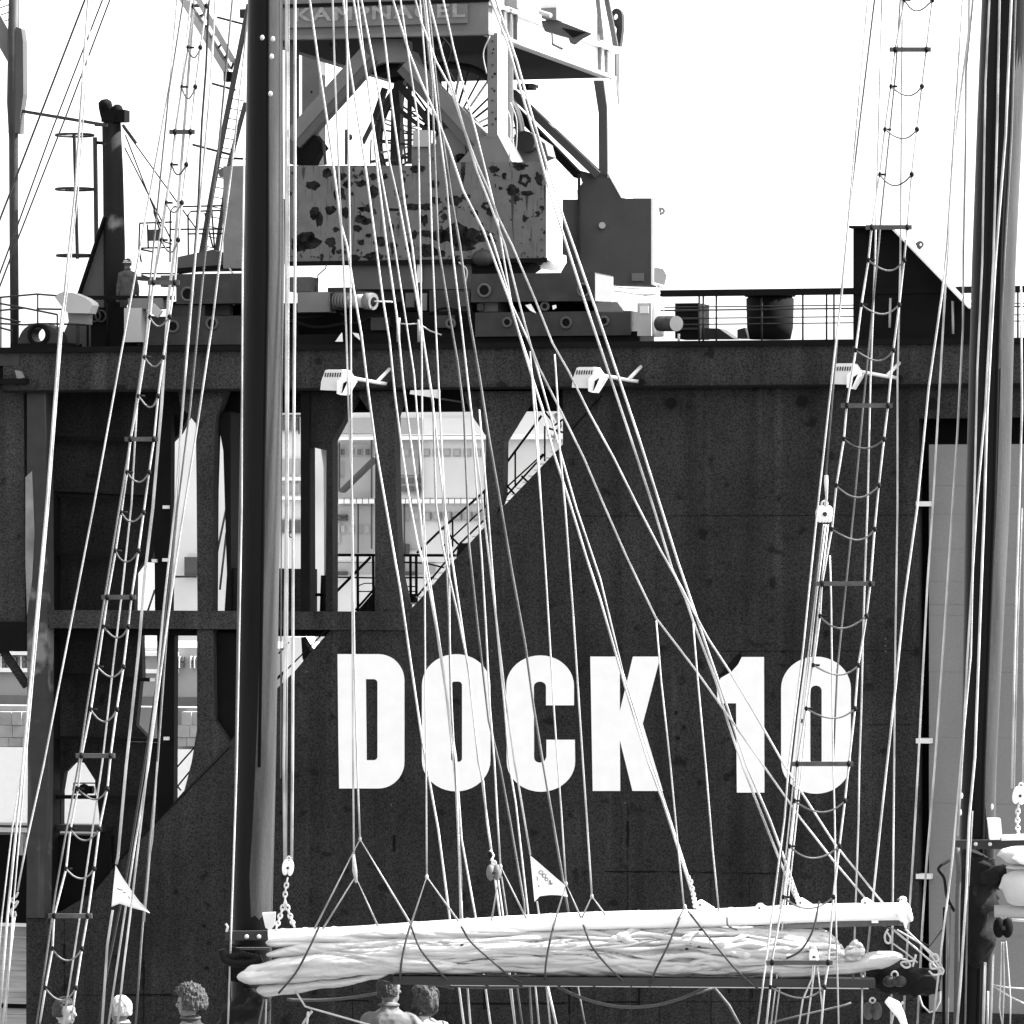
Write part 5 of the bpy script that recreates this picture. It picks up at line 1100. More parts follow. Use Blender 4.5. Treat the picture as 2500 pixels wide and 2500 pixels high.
# ---------------------------------------------------------------- running and standing rigging, rope by rope
ROPES = [
# (points, width in px, material, distance, label)
([(224, -40), (207, 0), (0, 535), (-40, 640)], 4.5, 'd', 41, 'dark wire stay across the top left sky, highest of three parallel ones'),
([(264, -40), (250, 0), (130, 310), (43, 550), (-20, 720)], 3.6, 'd', 41.5, 'thin dark wire in the top left sky, middle of three parallel ones'),
([(284, -40), (268, 0), (162, 281), (46, 577), (-20, 750)], 3.6, 'd', 42, 'thin dark wire in the top left sky, lowest of three parallel ones'),
([(217, -30), (183, 470), (157, 720), (146, 812), (113, 1240), (60, 1820), (18, 2240), (-5, 2520)], 7, 'w', 39, 'thick white rope crossing the pale dome floodlight at the left'),
([(226, -30), (190, 470), (163, 720), (151, 812), (118, 1240), (66, 1820), (30, 2240), (12, 2520)], 4, 'w', 39.3, 'thin white rope doubled beside the thick one over the dome floodlight'),
([(438, -40), (432, 0), (415, 200), (356, 523), (343, 600), (229, 1235), (106, 1870), (66, 2050), (43, 2175)], 5, 'w', 41, 'white rope ending in a shackle at the lower left, first left of the rope ladder'),
([(35, 2240), (20, 2380), (4, 2520)], 6, 'w', 41, 'short white lashing below the shackle in the lower left corner'),
([(60, 1840), (30, 2020), (4, 2240), (-8, 2400)], 4, 'w', 42, 'white stay just inside the left edge beside the pale hull'),
([(449, -10), (412, 230), (371, 640), (354, 832), (325, 1030), (291, 1240), (212, 1727), (195, 1846), (159, 2045), (136, 2175), (113, 2340), (86, 2520)], 4, 'g', 39.5, 'grey stay running tight along the left side of the left rope ladder'),
([(470, -40), (430, 330), (387, 600), (336, 965), (321, 1230), (296, 1462), (278, 1611), (250, 1860), (192, 2257), (152, 2520)], 5, 'w', 39.8, 'white rope running up between the two sides of the left rope ladder'),
([(480, -40), (474, 0), (427, 600), (411, 732), (394, 997), (373, 1240), (354, 1396), (338, 1594), (308, 1870), (288, 2092), (284, 2110)], 8, 'w', 40.5, 'thick white halyard from the top ending at the left pennant'),
([(275, 2222), (262, 2307), (248, 2520)], 7, 'w', 40.5, 'thick white halyard tail hanging below the left pennant'),
([(513, -40), (510, 0), (503, 166), (493, 298), (484, 497), (472, 660), (452, 880), (430, 1230), (414, 1396), (384, 1660), (354, 1860), (308, 2142), (258, 2390), (238, 2520)], 5, 'd', 42, 'dark stay against the sky halfway between left rope ladder and left mast'),
([(528, -40), (512, 230), (479, 600), (454, 898), (427, 1240), (400, 1480), (378, 1720), (350, 1960), (322, 2200), (302, 2360), (285, 2520)], 6, 'w', 40, 'white rope just right of the dark stay, passing the tall white gap'),
([(571, -40), (530, 400), (503, 600), (464, 997), (434, 1240), (407, 1545), (384, 1870), (364, 2075), (345, 2300), (330, 2520)], 4.5, 'g', 41.5, 'grey rope crossing the crane ladder on its way to the boarded post'),
([(614, -40), (583, 248), (563, 430), (541, 600), (517, 799), (483, 1030), (440, 1300), (405, 1545), (362, 1870), (330, 2060), (300, 2260), (262, 2520)], 5.5, 'w', 40.8, 'white rope leaving the left mast at the top and slanting down to its left'),
([(596, 380), (592, 640), (590, 1240), (578, 1870), (564, 2280), (556, 2520)], 5, 'w', 40.2, 'white rope running down the very left edge of the left mast'),
([(384, 1860), (372, 2050), (366, 2085), (360, 2160), (352, 2250)], 5, 'w', 40.4, 'frayed white rope tail above the tip of the left pennant'),
([(699, -40), (699, 1230), (693, 1870), (695, 2105)], 8, 'w', 40.2, 'thickest white fall rope just right of the left mast, nearest the mast'),
([(689, -40), (689, 600), (687, 1230), (685, 1900)], 3, 'g', 40.3, 'thin grey line in the gap between left mast and thick fall rope'),
([(720, -40), (720, 640), (716, 1240), (714, 1870), (712, 2105)], 8, 'w', 40.2, 'second thick white fall rope right of the left mast, farther from the mast'),
([(705, -40), (705, 600), (703, 1230), (699, 2100)], 3.5, 'w', 40.3, 'thin white line between the two thick fall ropes'),
([(752, -40), (756, 0), (779, 166), (799, 298), (815, 414), (832, 547), (847, 600), (865, 716), (882, 815), (898, 948), (918, 1097), (941, 1230), (978, 1445), (1004, 1627), (1031, 1810), (1043, 1877), (1070, 2026), (1099, 2251), (1135, 2520)], 6, 'w', 41, 'white rope from above the name board crossing between letters D and O'),
([(811, -40), (812, 0), (817, 166), (829, 464), (838, 640), (845, 799), (851, 997), (860, 1230), (865, 1594), (872, 1870), (879, 2049)], 5, 'w', 39.8, 'white rope over letter D ending at the highest rope fork'),
([(844, -40), (845, 0), (850, 331), (855, 600), (859, 1240), (862, 1870), (864, 2088)], 5, 'w', 39.8, 'straight white rope over letter D ending at the knotted fork'),
([(834, -40), (838, 0), (852, 149), (875, 298), (893, 414), (911, 547), (918, 600), (935, 732), (951, 832), (964, 964), (981, 1097), (1001, 1230), (1020, 1329), (1040, 1396), (1077, 1594), (1112, 1860), (1128, 2245), (1150, 2520)], 5.5, 'w', 41.2, 'white rope starting left on the name board and ending under the O'),
([(857, -40), (863, 0), (882, 116), (898, 199), (911, 315), (923, 431), (944, 600), (968, 766), (984, 931), (1001, 1064), (1024, 1240), (1037, 1379), (1064, 1528), (1084, 1661), (1113, 1850), (1127, 2050), (1162, 2245), (1200, 2520)], 5.5, 'w', 41.4, 'white rope crossing the rusty girder left of centre and the hole of the O'),
([(868, -40), (873, 0), (888, 132), (905, 265), (925, 397), (944, 500), (963, 600), (991, 782), (1011, 915), (1031, 1180), (1040, 1362), (1054, 1445), (1077, 1594), (1106, 1850), (1118, 1990), (1124, 2247)], 4.5, 'w', 41.6, 'thin white rope in the O bundle, second from its left'),
([(876, -40), (882, 0), (908, 132), (931, 265), (951, 397), (974, 497), (993, 600), (1024, 766), (1034, 832), (1057, 981), (1064, 1230), (1080, 1330), (1094, 1396), (1120, 1512), (1143, 1627), (1168, 1860), (1180, 1910), (1189, 2009), (1199, 2075)], 5.5, 'w', 40.6, 'white rope ending at the round grey pulley block under the O'),
([(924, -40), (926, 0), (941, 116), (956, 248), (974, 381), (988, 497), (1006, 600), (1021, 732), (1034, 832), (1056, 981), (1084, 1230), (1103, 1362), (1123, 1495), (1147, 1661), (1172, 1870), (1200, 2080), (1222, 2250), (1260, 2520)], 5.5, 'w', 42, 'white rope over the brace head of the crane and the right edge of the O'),
([(972, -40), (999, 149), (1021, 298), (1024, 497), (1027, 640), (1030, 900), (1032, 1230), (1037, 1445), (1038, 1640), (1040, 1860), (1042, 2141)], 4.5, 'w', 39.8, 'upright white rope along the left side of the O ending in a fork'),
([(945, -40), (959, 0), (997, 123), (1027, 199), (1064, 282), (1097, 364), (1130, 464), (1180, 563), (1200, 617), (1243, 732), (1279, 855), (1299, 921), (1324, 997), (1349, 1097), (1392, 1230), (1432, 1362), (1465, 1462), (1498, 1578), (1531, 1694), (1582, 1860), (1617, 1953), (1656, 2075), (1688, 2178)], 6, 'w', 40.5, 'bright white rope crossing from the name board over the middle of the K'),
([(1196, 570), (1207, 600), (1250, 745), (1296, 845), (1340, 1000), (1366, 1097), (1407, 1240), (1465, 1412), (1521, 1644), (1590, 1860), (1620, 1950), (1660, 2075), (1690, 2170)], 5, 'w', 40.7, 'white rope twinned with the one over the K, just right of it'),
([(1000, -40), (1014, 0), (1027, 50), (1064, 149), (1097, 209), (1117, 265), (1137, 331), (1163, 414), (1196, 497), (1233, 600), (1266, 732), (1296, 845), (1316, 898), (1366, 997), (1425, 1117), (1473, 1230), (1531, 1362), (1601, 1508), (1697, 1634), (1796, 1773), (1956, 2000), (2036, 2103), (2124, 2207)], 5.5, 'w', 40.2, 'long white diagonal rope bending above the K and passing left of the 1'),
([(1036, -40), (1047, 0), (1080, 132), (1110, 232), (1133, 315), (1163, 397), (1193, 464), (1216, 530), (1251, 600), (1303, 723), (1349, 838), (1389, 908), (1438, 1007), (1498, 1117), (1554, 1230), (1614, 1346), (1664, 1435), (1694, 1495), (1730, 1561), (1780, 1637), (1840, 1737), (1916, 1870), (1999, 2000), (2039, 2062), (2155, 2204)], 5.5, 'w', 40.0, 'long white diagonal rope crossing the stem of the figure 1'),
([(1074, -40), (1082, 0), (1107, 116), (1137, 232), (1160, 315), (1193, 447), (1213, 530), (1253, 770), (1297, 900), (1310, 1004), (1316, 1147), (1321, 1230)], 5, 'w', 41.5, 'white rope ending over the stairs beside the round crow of hoses'),
([(1294, 858), (1304, 997), (1314, 1147), (1321, 1230), (1331, 1379), (1342, 1561), (1352, 1727), (1362, 1870), (1370, 1976), (1382, 2158)], 4.5, 'w', 39.8, 'upright white rope over the middle of the C ending in a fork by the pennant'),
([(1354, 865), (1362, 988), (1366, 1090), (1380, 1240), (1389, 1362), (1399, 1495), (1412, 1694), (1423, 1860), (1431, 1976), (1441, 2125), (1445, 2188)], 5, 'w', 39.8, 'upright white rope in the gap between C and K ending in a fork'),
([(1190, -40), (1198, 0), (1240, 110), (1280, 250), (1310, 350), (1345, 480), (1384, 600), (1432, 749), (1488, 915), (1538, 1064), (1594, 1235), (1641, 1389), (1674, 1462), (1694, 1521), (1747, 1661), (1776, 1760), (1813, 1870), (1864, 2000), (1902, 2096), (1940, 2190)], 6.5, 'w', 40.4, 'left one of two parallel white stays over the base of the 1'),
([(1199, -40), (1210, 0), (1262, 150), (1298, 280), (1340, 420), (1375, 530), (1400, 600), (1452, 749), (1508, 915), (1558, 1064), (1612, 1235), (1654, 1369), (1690, 1475), (1730, 1594), (1770, 1710), (1823, 1870), (1879, 2000), (1907, 2075), (1945, 2180)], 6.5, 'w', 40.6, 'right one of two parallel white stays over the base of the 1'),
([(1602, 1515), (1614, 1661), (1637, 1870), (1656, 2075), (1670, 2214)], 4.5, 'w', 39.8, 'white rope dropping from the diagonal rope beside the right leg of the K'),
([(1692, 1521), (1703, 1654), (1723, 1870), (1740, 2075), (1755, 2225)], 4.5, 'w', 39.8, 'white rope dropping through the gap between K and 1 onto the gaff'),
([(1022, -40), (1044, 232), (1052, 497), (1055, 600), (1064, 799), (1074, 1001), (1087, 1263), (1097, 1396), (1098, 1561), (1103, 1727), (1113, 1926), (1127, 2245)], 4.5, 'w', 41.8, 'upright white rope over the winch housing and the hole of the O'),
([(1028, -40), (1054, 199), (1062, 400), (1070, 600), (1097, 766), (1117, 882), (1132, 1001), (1127+18, 1329), (1166, 1528), (1193, 1760), (1222, 1877), (1246, 2009), (1279, 2201), (1300, 2520)], 4.5, 'g', 42.3, 'greyer rope passing behind the others over the right rim of the O'),
([(1034, -40), (1070, 298), (1090, 450), (1103, 600), (1127, 799), (1150, 1001), (1166, 1230), (1176, 1362), (1186, 1528), (1196, 1727), (1207, 1860), (1214, 1992), (1222, 2115)], 5, 'w', 39.8, 'white rope in the gap between O and C ending in a fork'),
([(1040, -40), (1075, 298), (1105, 500), (1123, 600), (1147, 782), (1170, 915), (1193, 1064), (1223, 1235), (1250, 1396), (1283, 1578), (1303, 1727), (1325, 1860), (1345, 1976), (1375, 2151), (1390, 2240)], 5, 'g', 40.9, 'grey rope crossing the C from its upper left to the pennant tip'),
([(1150, 1000), (1178, 1230), (1200, 1412), (1217, 1561), (1233, 1694), (1256, 1860), (1265, 1910), (1295, 2088)], 5.5, 'w', 40.3, 'white halyard touching the left rim of the C and holding the middle pennant'),
([(1311, 2200), (1318, 2245), (1345, 2520)], 5, 'w', 40.3, 'white halyard tail under the middle pennant'),
([(1170, 1000), (1190, 1230), (1210, 1500), (1233, 1740), (1242, 1860), (1259, 1960), (1291, 2245), (1318, 2520)], 5, 'w', 41.9, 'white rope grazing the left rim of the C on its way below the sail'),
([(1085, 1263), (1095, 1500), (1100, 1700), (1118, 2000), (1126, 2141), (1127, 2245)], 3.5, 'g', 41.2, 'thin grey line inside the bundle crossing the O'),
([(1215, 2140), (1230, 2250), (1260, 2520)], 5, 'w', 40.8, 'white rope leaving the round grey pulley block downward, left one'),
([(1224, 2140), (1240, 2250), (1278, 2520)], 4, 'g', 40.9, 'grey rope leaving the round grey pulley block downward, right one'),
([(1118, 2400), (1136, 2520)], 5, 'w', 41, 'white rope below the boom, leftmost of the row under it'),
([(1410, 2405), (1432, 2520)], 3.5, 'g', 41, 'thin grey rope below the boom, rightmost of the row under it'),
([(1336, 2405), (1362, 2520)], 7, 'w', 41, 'thick white rope below the boom, second from the right of the row'),
# around the right rope ladder
([(2121, -40), (2118, 0), (2062, 640), (2055, 716), (2041, 832), (1996, 1240), (1960, 1590), (1925, 1870), (1915, 2000), (1863, 2400), (1848, 2520)], 5, 'w', 39.5, 'long pale rope left of the right rope ladder, leftmost of all'),
([(2138, -40), (2135, 0), (2075, 500), (2046, 800), (2017, 1160)], 4, 'g', 39.7, 'thin rope ending at the white pulley block above the figure 0'),
([(2011, 1280), (1985, 1500), (1955, 1750), (1938, 1900), (1912, 2150), (1890, 2330)], 4, 'w', 39.9, 'fall rope under the white block, leftmost of four'),
([(2016, 1280), (1994, 1450), (1967, 1700), (1949, 1900), (1922, 2150), (1895, 2400), (1880, 2520)], 4, 'w', 39.9, 'fall rope under the white block, second of four'),
([(2022, 1280), (2002, 1450), (1972, 1720), (1955, 1900), (1929, 2150), (1905, 2400), (1890, 2520)], 4, 'w', 40.1, 'fall rope under the white block, third of four'),
([(2008, 1280), (1978, 1500), (1945, 1750), (1928, 1900), (1900, 2150), (1875, 2350)], 4, 'd', 40.3, 'dark fall rope under the white block, hidden behind the pale ones'),
([(2154, -30), (2136, 640), (2125, 930), (2118, 1240), (2113, 1362), (2107, 1545), (2103, 1727), (2098, 1870), (2096, 2000), (2083, 2390)], 5, 'w', 40.0, 'white rope running down along the inside of the right ladder side'),
([(2203, -30), (2198, 640), (2191, 930), (2191, 1240), (2186, 1561), (2183, 1860), (2180, 2158), (2175, 2520)], 5, 'w', 40.6, 'nearly vertical white rope between the right ladder and the fender panel'),
([(2200, -30), (2186, 185), (2151, 530), (2145, 600), (2107, 997), (2085, 1240), (2062, 1462), (2044, 1637), (2034, 1860)], 4, 'g', 39.8, 'thin rope slanting down the middle of the right rope ladder'),
([(2026, 1356), (2029, 1462), (2034, 1870), (2038, 2000), (2040, 2207), (2048, 2520)], 4.5, 'w', 39.6, 'thin white vertical rope down through the figure 0'),
([(2353, -40), (2350, 0), (2312, 600), (2300, 716), (2267, 948), (2239, 1240), (2208, 1462), (2188, 1661), (2165, 1870), (2151, 2000), (2114, 2362)], 6, 'w', 40.2, 'pale rope ending in a chain above the sail end, left of the fender panel'),
([(2367, -40), (2366, 0), (2364, 83), (2327, 364), (2314, 600), (2291, 997), (2277, 1240), (2264, 1429), (2252, 1661), (2242, 1860), (2229, 2092), (2218, 2257), (2204, 2520)], 6, 'w', 40.4, 'white rope down the dark left edge of the fender panel'),
([(2378, -40), (2375, 0), (2358, 175), (2357, 364), (2352, 600), (2351, 800), (2337, 1064), (2325, 1240), (2304, 1561), (2282, 1870), (2269, 2026), (2262, 2108), (2251, 2274), (2239, 2520)], 6, 'w', 40.6, 'twisted white rope over the middle of the visible fender boards'),
([(2417, -30), (2406, 200), (2398, 640), (2386, 900), (2378, 1240), (2370, 1600), (2345, 1870), (2325, 2100), (2300, 2300), (2275, 2520)], 5.5, 'w', 39.9, 'white rope down the left side of the right mast, crossing to its left below'),
([(2441, -30), (2434, 320), (2425, 640), (2405, 1000), (2384, 1240), (2362, 1600), (2353, 1780), (2338, 2040)], 6, 'w', 39.9, 'white rope down the middle of the right mast to its iron band'),
([(2470, -30), (2455, 330), (2430, 640), (2410, 1000), (2403, 1240), (2393, 1500), (2380, 1850), (2366, 2000), (2358, 2200), (2345, 2400), (2335, 2520)], 7, 'w', 39.8, 'thickest white rope on the front of the right mast'),
([(2480, -30), (2470, 330), (2452, 640), (2440, 900)], 4, 'g', 39.9, 'grey line on the upper right part of the right mast'),
([(2374, 1980), (2362, 2200), (2356, 2520)], 4, 'g', 39.9, 'thin grey rope beside the thickest one below the iron band'),
([(2492, 640), (2495, 1000), (2488, 1240), (2478, 1560), (2470, 1925)], 6, 'w', 40.1, 'white rope ending at the block near the right edge, left one'),
([(2496, 1240), (2484, 1560), (2476, 1925)], 4, 'w', 40.2, 'thin white rope ending at the block near the right edge, middle one'),
([(2510, 600), (2502, 1240), (2500, 1560), (2497, 1925)], 4, 'w', 40.2, 'white rope at the very right edge ending at the block'),
([(2405, 2350), (2400, 2520)], 8, 'w', 40.2, 'short white rope at the foot of the right mast, leftmost of three'),
([(2425, 2330), (2418, 2520)], 6, 'w', 40.2, 'short white rope at the foot of the right mast, rightmost of three'),
([(2412, 2420), (2410, 2520)], 6, 'w', 40.3, 'short white rope at the foot of the right mast, middle of three'),
([(2445, 2300), (2443, 2400), (2440, 2460), (2450, 2520)], 4, 'w', 40.2, 'white fall hanging from the black block at the right, left strand'),
([(2450, 2300), (2452, 2400), (2447, 2520)], 4, 'w', 40.2, 'white fall hanging from the black block at the right, middle strand'),
([(2456, 2298), (2462, 2370), (2467, 2440), (2466, 2520)], 4, 'w', 40.2, 'white fall hanging from the black block at the right, right strand'),
([(2425, 2405), (2460, 2411), (2520, 2415)], 4, 'w', 40.4, 'thin white line running right from the foot of the right mast, upper'),
([(2425, 2408), (2460, 2430), (2520, 2460)], 5, 'w', 40.4, 'thin white line running down to the right edge, lower'),
([(2244, 2430), (2252, 2455), (2270, 2472), (2285, 2466), (2295, 2445), (2296, 2420)], 5, 'w', 40.0, 'white hanging loop of rope in front of the fender panel foot'),
([(2020, 2255), (2120, 2250), (2200, 2275), (2270, 2310), (2300, 2270)], 3, 'd', 40.2, 'thin dark slack cord right of the furled sail end'),
([(2178, 2268), (2230, 2310), (2270, 2345), (2302, 2380)], 5.5, 'w', 40.0, 'reef line from gaff end to the coil by the right mast, lowest'),
([(2190, 2270), (2250, 2305), (2285, 2335), (2300, 2360)], 5, 'w', 39.9, 'reef line from gaff end to the coil by the right mast, middle'),
([(2210, 2268), (2243, 2300), (2272, 2330), (2300, 2372)], 5, 'w', 39.8, 'reef line from gaff end to the coil by the right mast, highest'),
([(2175, 2300), (2210, 2325), (2240, 2350)], 4.5, 'w', 40.0, 'short white reef line above the outer sail roll'),
([(2205, 2445), (2180, 2480), (2172, 2520)], 7, 'w', 39.9, 'short white mooring line below the sail end'),
([(1953, 2340), (1985, 2345), (1982, 2390), (1960, 2440), (1948, 2520)], 5, 'w', 39.8, 'white tackle line hanging in front of the sail end, left'),
([(1990, 2350), (1984, 2400), (1968, 2520)], 5, 'w', 39.8, 'white tackle line hanging in front of the sail end, middle'),
([(1996, 2360), (2005, 2440), (2008, 2470)], 4, 'w', 39.8, 'white tackle line hanging in front of the sail end, right'),
([(2105, 2400), (2104, 2520)], 5, 'w', 39.9, 'white line under the chain at the boom end'),
([(1870, 2500), (1960, 2478), (2060, 2455), (2078, 2448)], 4.5, 'g', 41, 'grey slanting line under the outer boom'),
([(1700, 2425), (1745, 2412), (1780, 2455), (1815, 2520)], 6, 'g', 41, 'grey bent rope under the boom left of the right ladder'),
([(722, 2420), (745, 2457), (760, 2462), (768, 2464), (895, 2500), (950, 2514)], 5.5, 'w', 39.9, 'white rope knotted under the sail and slanting down to the couple'),
([(752, 2470), (748, 2520)], 7, 'w', 39.9, 'white strap hanging from the knot left of the couple'),
([(762, 2468), (742, 2495), (732, 2520)], 7, 'w', 39.95, 'short white strap slanting from the knot left of the couple'),
([(644, 2440), (636, 2480), (628, 2520)], 4, 'g', 40.1, 'grey line under the left sail end, left'),
([(650, 2440), (648, 2520)], 4, 'w', 40.1, 'white line under the left sail end, right'),
]
mm = {'w': M_rope, 'g': M_ropeg, 'd': M_roped}
def up(pts):
    (x0, y0), (x1, y1) = pts[0], pts[1]
    if y0 > -5 or y0 > 0: return pts
    k = min(2, len(pts)-1); x1, y1 = pts[k]
    return [(x0+(x0-x1)*(-1250-y0)/(y0-y1), -1250)] + pts
for pts, wd, m, d, lab in ROPES:
    pts = up(pts)
    o = MB().tube([S(x, y, d) for x, y in pts], wd*(0.9 if m == 'w' else 1.15)/2/FPX*d, 8).build('rope', mm[m])
    o['label'] = lab; o['category'] = 'rope'
# bridles holding the sail: fork pieces
BR = [((879, 2049), (768, 2268), (1003, 2256), 'rope fork with the highest apex, right of the left mast'),
      ((868, 2140), (788, 2268), (922, 2260), 'rope fork hanging from a knot under letter D'),
      ((1042, 2141), (1003, 2258), (1120, 2250), 'rope fork under the left side of letter O'),
      ((1222, 2115), (1200, 2248), (1285, 2243), 'rope fork below the gap between O and C, beside the round block'),
      ((1382, 2158), (1352, 2258), (1418, 2240), 'rope fork at the tip of the middle pennant'),
      ((1445, 2188), (1421, 2240), (1478, 2234), 'rope fork under the letter K'),
      ((1672, 2214), (1655, 2245), (1690, 2235), 'small rope fork where a drop line meets the gaff')]
for a, b, c, lab in BR:
    o = MB().tube([S(*b, 39.86), S(*a, 39.8), S(*c, 39.86)], 0.0085, 8).ell(S(*a, 39.8), (0.014, 0.014, 0.022), 8, 6).build('rope_fork', M_rope)
    o['label'] = lab; o['category'] = 'rope'
k = MB().tube([S(863, 2085, 39.8), S(866, 2125, 39.79), S(870, 2155, 39.8)], [0.012, 0.02, 0.011], 8).build('rope_knot', M_rope)
k['label'] = 'thick knot splice joining the straight rope to its fork under letter D'; k['category'] = 'knot'

# blocks, shackles, chains
def chain(name, label, pts, r=0.011, link=0.05):
    P = smooth([S(x, y, d) for x, y, d in pts], 8); 
    t = thing(name, label, 'chain', P[-1]); acc = 0; n_ = 0
    tot = sum((b-a).length for a, b in zip(P, P[1:])); cnt = max(2, int(tot/(link*0.72)))
    for i in range(cnt):
        s_ = (i+0.5)/cnt*tot; k = 0
        while k < len(P)-2 and s_ > (P[k+1]-P[k]).length: s_ -= (P[k+1]-P[k]).length; k += 1
        e = (P[k+1]-P[k]).normalized(); p = P[k]+e*s_
        sd = Vector((1, 0, 0)) if i % 2 else Vector((0, 1, 0)); sd = (sd - e*sd.dot(e)).normalized()
        pts_ = [p + e*math.cos(a)*link/2 + sd*math.sin(a)*link*0.32 for a in [q*2*math.pi/8 for q in range(9)]]
        MB().tube(pts_, r*0.7, 5, False).build('chain_link', M_metal, t)
    return t
def block(label, x, y, w, h, d, m, rot=0.0, sheaves=1):
    t = thing('pulley_block', label, 'pulley block', S(x, y+h/2, d))
    W_, H_ = w/FPX*d/2, h/FPX*d/2; rm = Matrix.Rotation(rot, 3, 'Y'); c = S(x, y, d)
    for k in range(sheaves+1):
        off = (k-sheaves/2)*W_*1.2/max(1, sheaves)
        MB().ell(c + rm @ Vector((off, 0, 0)), (W_*(0.85 if sheaves == 1 else 0.55), 0.045, H_), 16, 12, rm).build('cheek', m, t)
    MB().cyl(c + Vector((0, -0.055, 0)), c + Vector((0, 0.05, 0)), W_*0.3, 12).build('pin', M_gear, t)
    MB().torus(c + rm @ Vector((0, 0, H_*1.15)), W_*0.4, 0.008, (0, 1, 0), 12).build('becket', M_metal, t)
    return t
block('white pulley block right of the left mast with a chain below it', 703, 2118, 20, 40, 40.1, M_white, 0.1)
block('round grey pulley block hanging under the letter O', 1206, 2130, 26, 40, 40.4, M_crane)
block('white double block with four falls above the figure 0', 2013, 1255, 38, 42, 39.8, M_white, 0, 3)
block('white pulley block near the right edge above the second sail', 2489, 1942, 24, 44, 40.1, M_white, 0.15)
block('black pulley block under the end of the second sail', 2449, 2265, 34, 50, 40.1, M_under)
block('flat grey block at the outer boom end', 2184, 2396, 40, 28, 40.0, M_gear)
block('grey block half behind ropes below the boom end', 2130, 2468, 32, 44, 40.3, M_rear)
block('small white block on the furled sail beside the right ladder', 1986, 2335, 20, 34, 39.75, M_white, 0, 2)
chain('chain', 'short chain under the white block forking to the gaff near the left mast', [(702, 2145, 40.1), (697, 2175, 40.1), (696, 2200, 40.1)])
chain('chain', 'left leg of the chain fork standing on the gaff by the left mast', [(696, 2200, 40.0), (686, 2230, 40.0), (674, 2268, 39.9)], 0.013)
chain('chain', 'right leg of the chain fork standing on the gaff by the left mast', [(697, 2200, 40.0), (708, 2235, 40.0), (718, 2262, 39.9)], 0.013)
chain('chain', 'chain at the end of the pale rope above the boom end', [(2114, 2340, 40.1), (2108, 2370, 40.1), (2106, 2405, 40.1)], 0.012)
chain('chain', 'chain under the block near the right edge', [(2487, 1965, 40.1), (2484, 1998, 40.1), (2486, 2045, 40.0)], 0.011)
chain('chain', 'splice chain holding the thick K rope to the gaff cleat', [(1683, 2140, 40.3), (1692, 2180, 40.2), (1698, 2215, 40.0)], 0.012, 0.045)
chain('chain', 'splice chain holding the twin stays to the gaff', [(1925, 2145, 40.3), (1942, 2180, 40.2), (1950, 2205, 40.0)], 0.012, 0.045)
for lab, c, pts in (('white cord loop hanging under the gaff end', (2165, 2285), [(2168, 2268), (2160, 2285), (2163, 2300), (2172, 2302), (2174, 2290), (2165, 2275)]),
                    ('tangle of white rope turns beside the right mast foot', (2285, 2350), [(2270, 2335), (2285, 2330), (2290, 2345), (2272, 2350), (2275, 2365), (2298, 2362), (2302, 2375), (2280, 2380), (2268, 2370)]),
                    ('white rope coil on the outer roll of the sail', (2215, 2340), [(2198, 2340), (2215, 2345), (2222, 2358), (2210, 2362), (2200, 2350), (2230, 2345), (2236, 2330), (2228, 2360)]),
                    ('frayed white end bound to the anchor shackle at the lower left', (33, 2230), [(44, 2178), (38, 2190), (26, 2196), (34, 2205), (44, 2200), (36, 2215), (27, 2222), (30, 2238), (38, 2236), (36, 2225)]),
                    ('pale line coil hanging over the sail by the right rope ladder', (1990, 2325), [(1978, 2310), (1992, 2322), (1998, 2345), (1990, 2352), (1982, 2340), (1980, 2322), (1970, 2318)])):
    o = MB().tube(smooth([S(x, y, 39.8) for x, y in pts], 5), 0.009, 7).build('rope_coil', M_rope); o['label'] = lab; o['category'] = 'rope coil'
o = MB().tube([S(2017, 1160, 39.7), S(2017, 1175, 39.7), S(2018, 1215, 39.7), S(2014, 1235, 39.75)], [0.014, 0.017, 0.010, 0.012], 8).build('shackle', M_metal)
o['label'] = 'long metal shackle on top of the white double block'; o['category'] = 'shackle'
o = MB().tube([S(1196, 2076, 40.5), S(1204, 2088, 40.5), S(1200, 2100, 40.5), S(1210, 2108, 40.45)], 0.012, 8).build('shackle', M_metal)
o['label'] = 'small shackle above the round grey pulley block'; o['category'] = 'shackle'
o = MB().ell(S(1197, 2086, 40.5), (0.022, 0.022, 0.03)).build('stopper_ball', M_knot); o['label'] = 'black stopper ball above the round grey block'; o['category'] = 'stopper'
o = MB().tube([S(2165, 2440, 39.8), S(2185, 2455, 39.8), S(2200, 2480, 39.8), S(2215, 2520, 39.8)], [0.03, 0.05, 0.035, 0.02], 12).build('fender_roll', M_white)
o['label'] = 'white rolled canvas bag below the boom end'; o['category'] = 'bag'

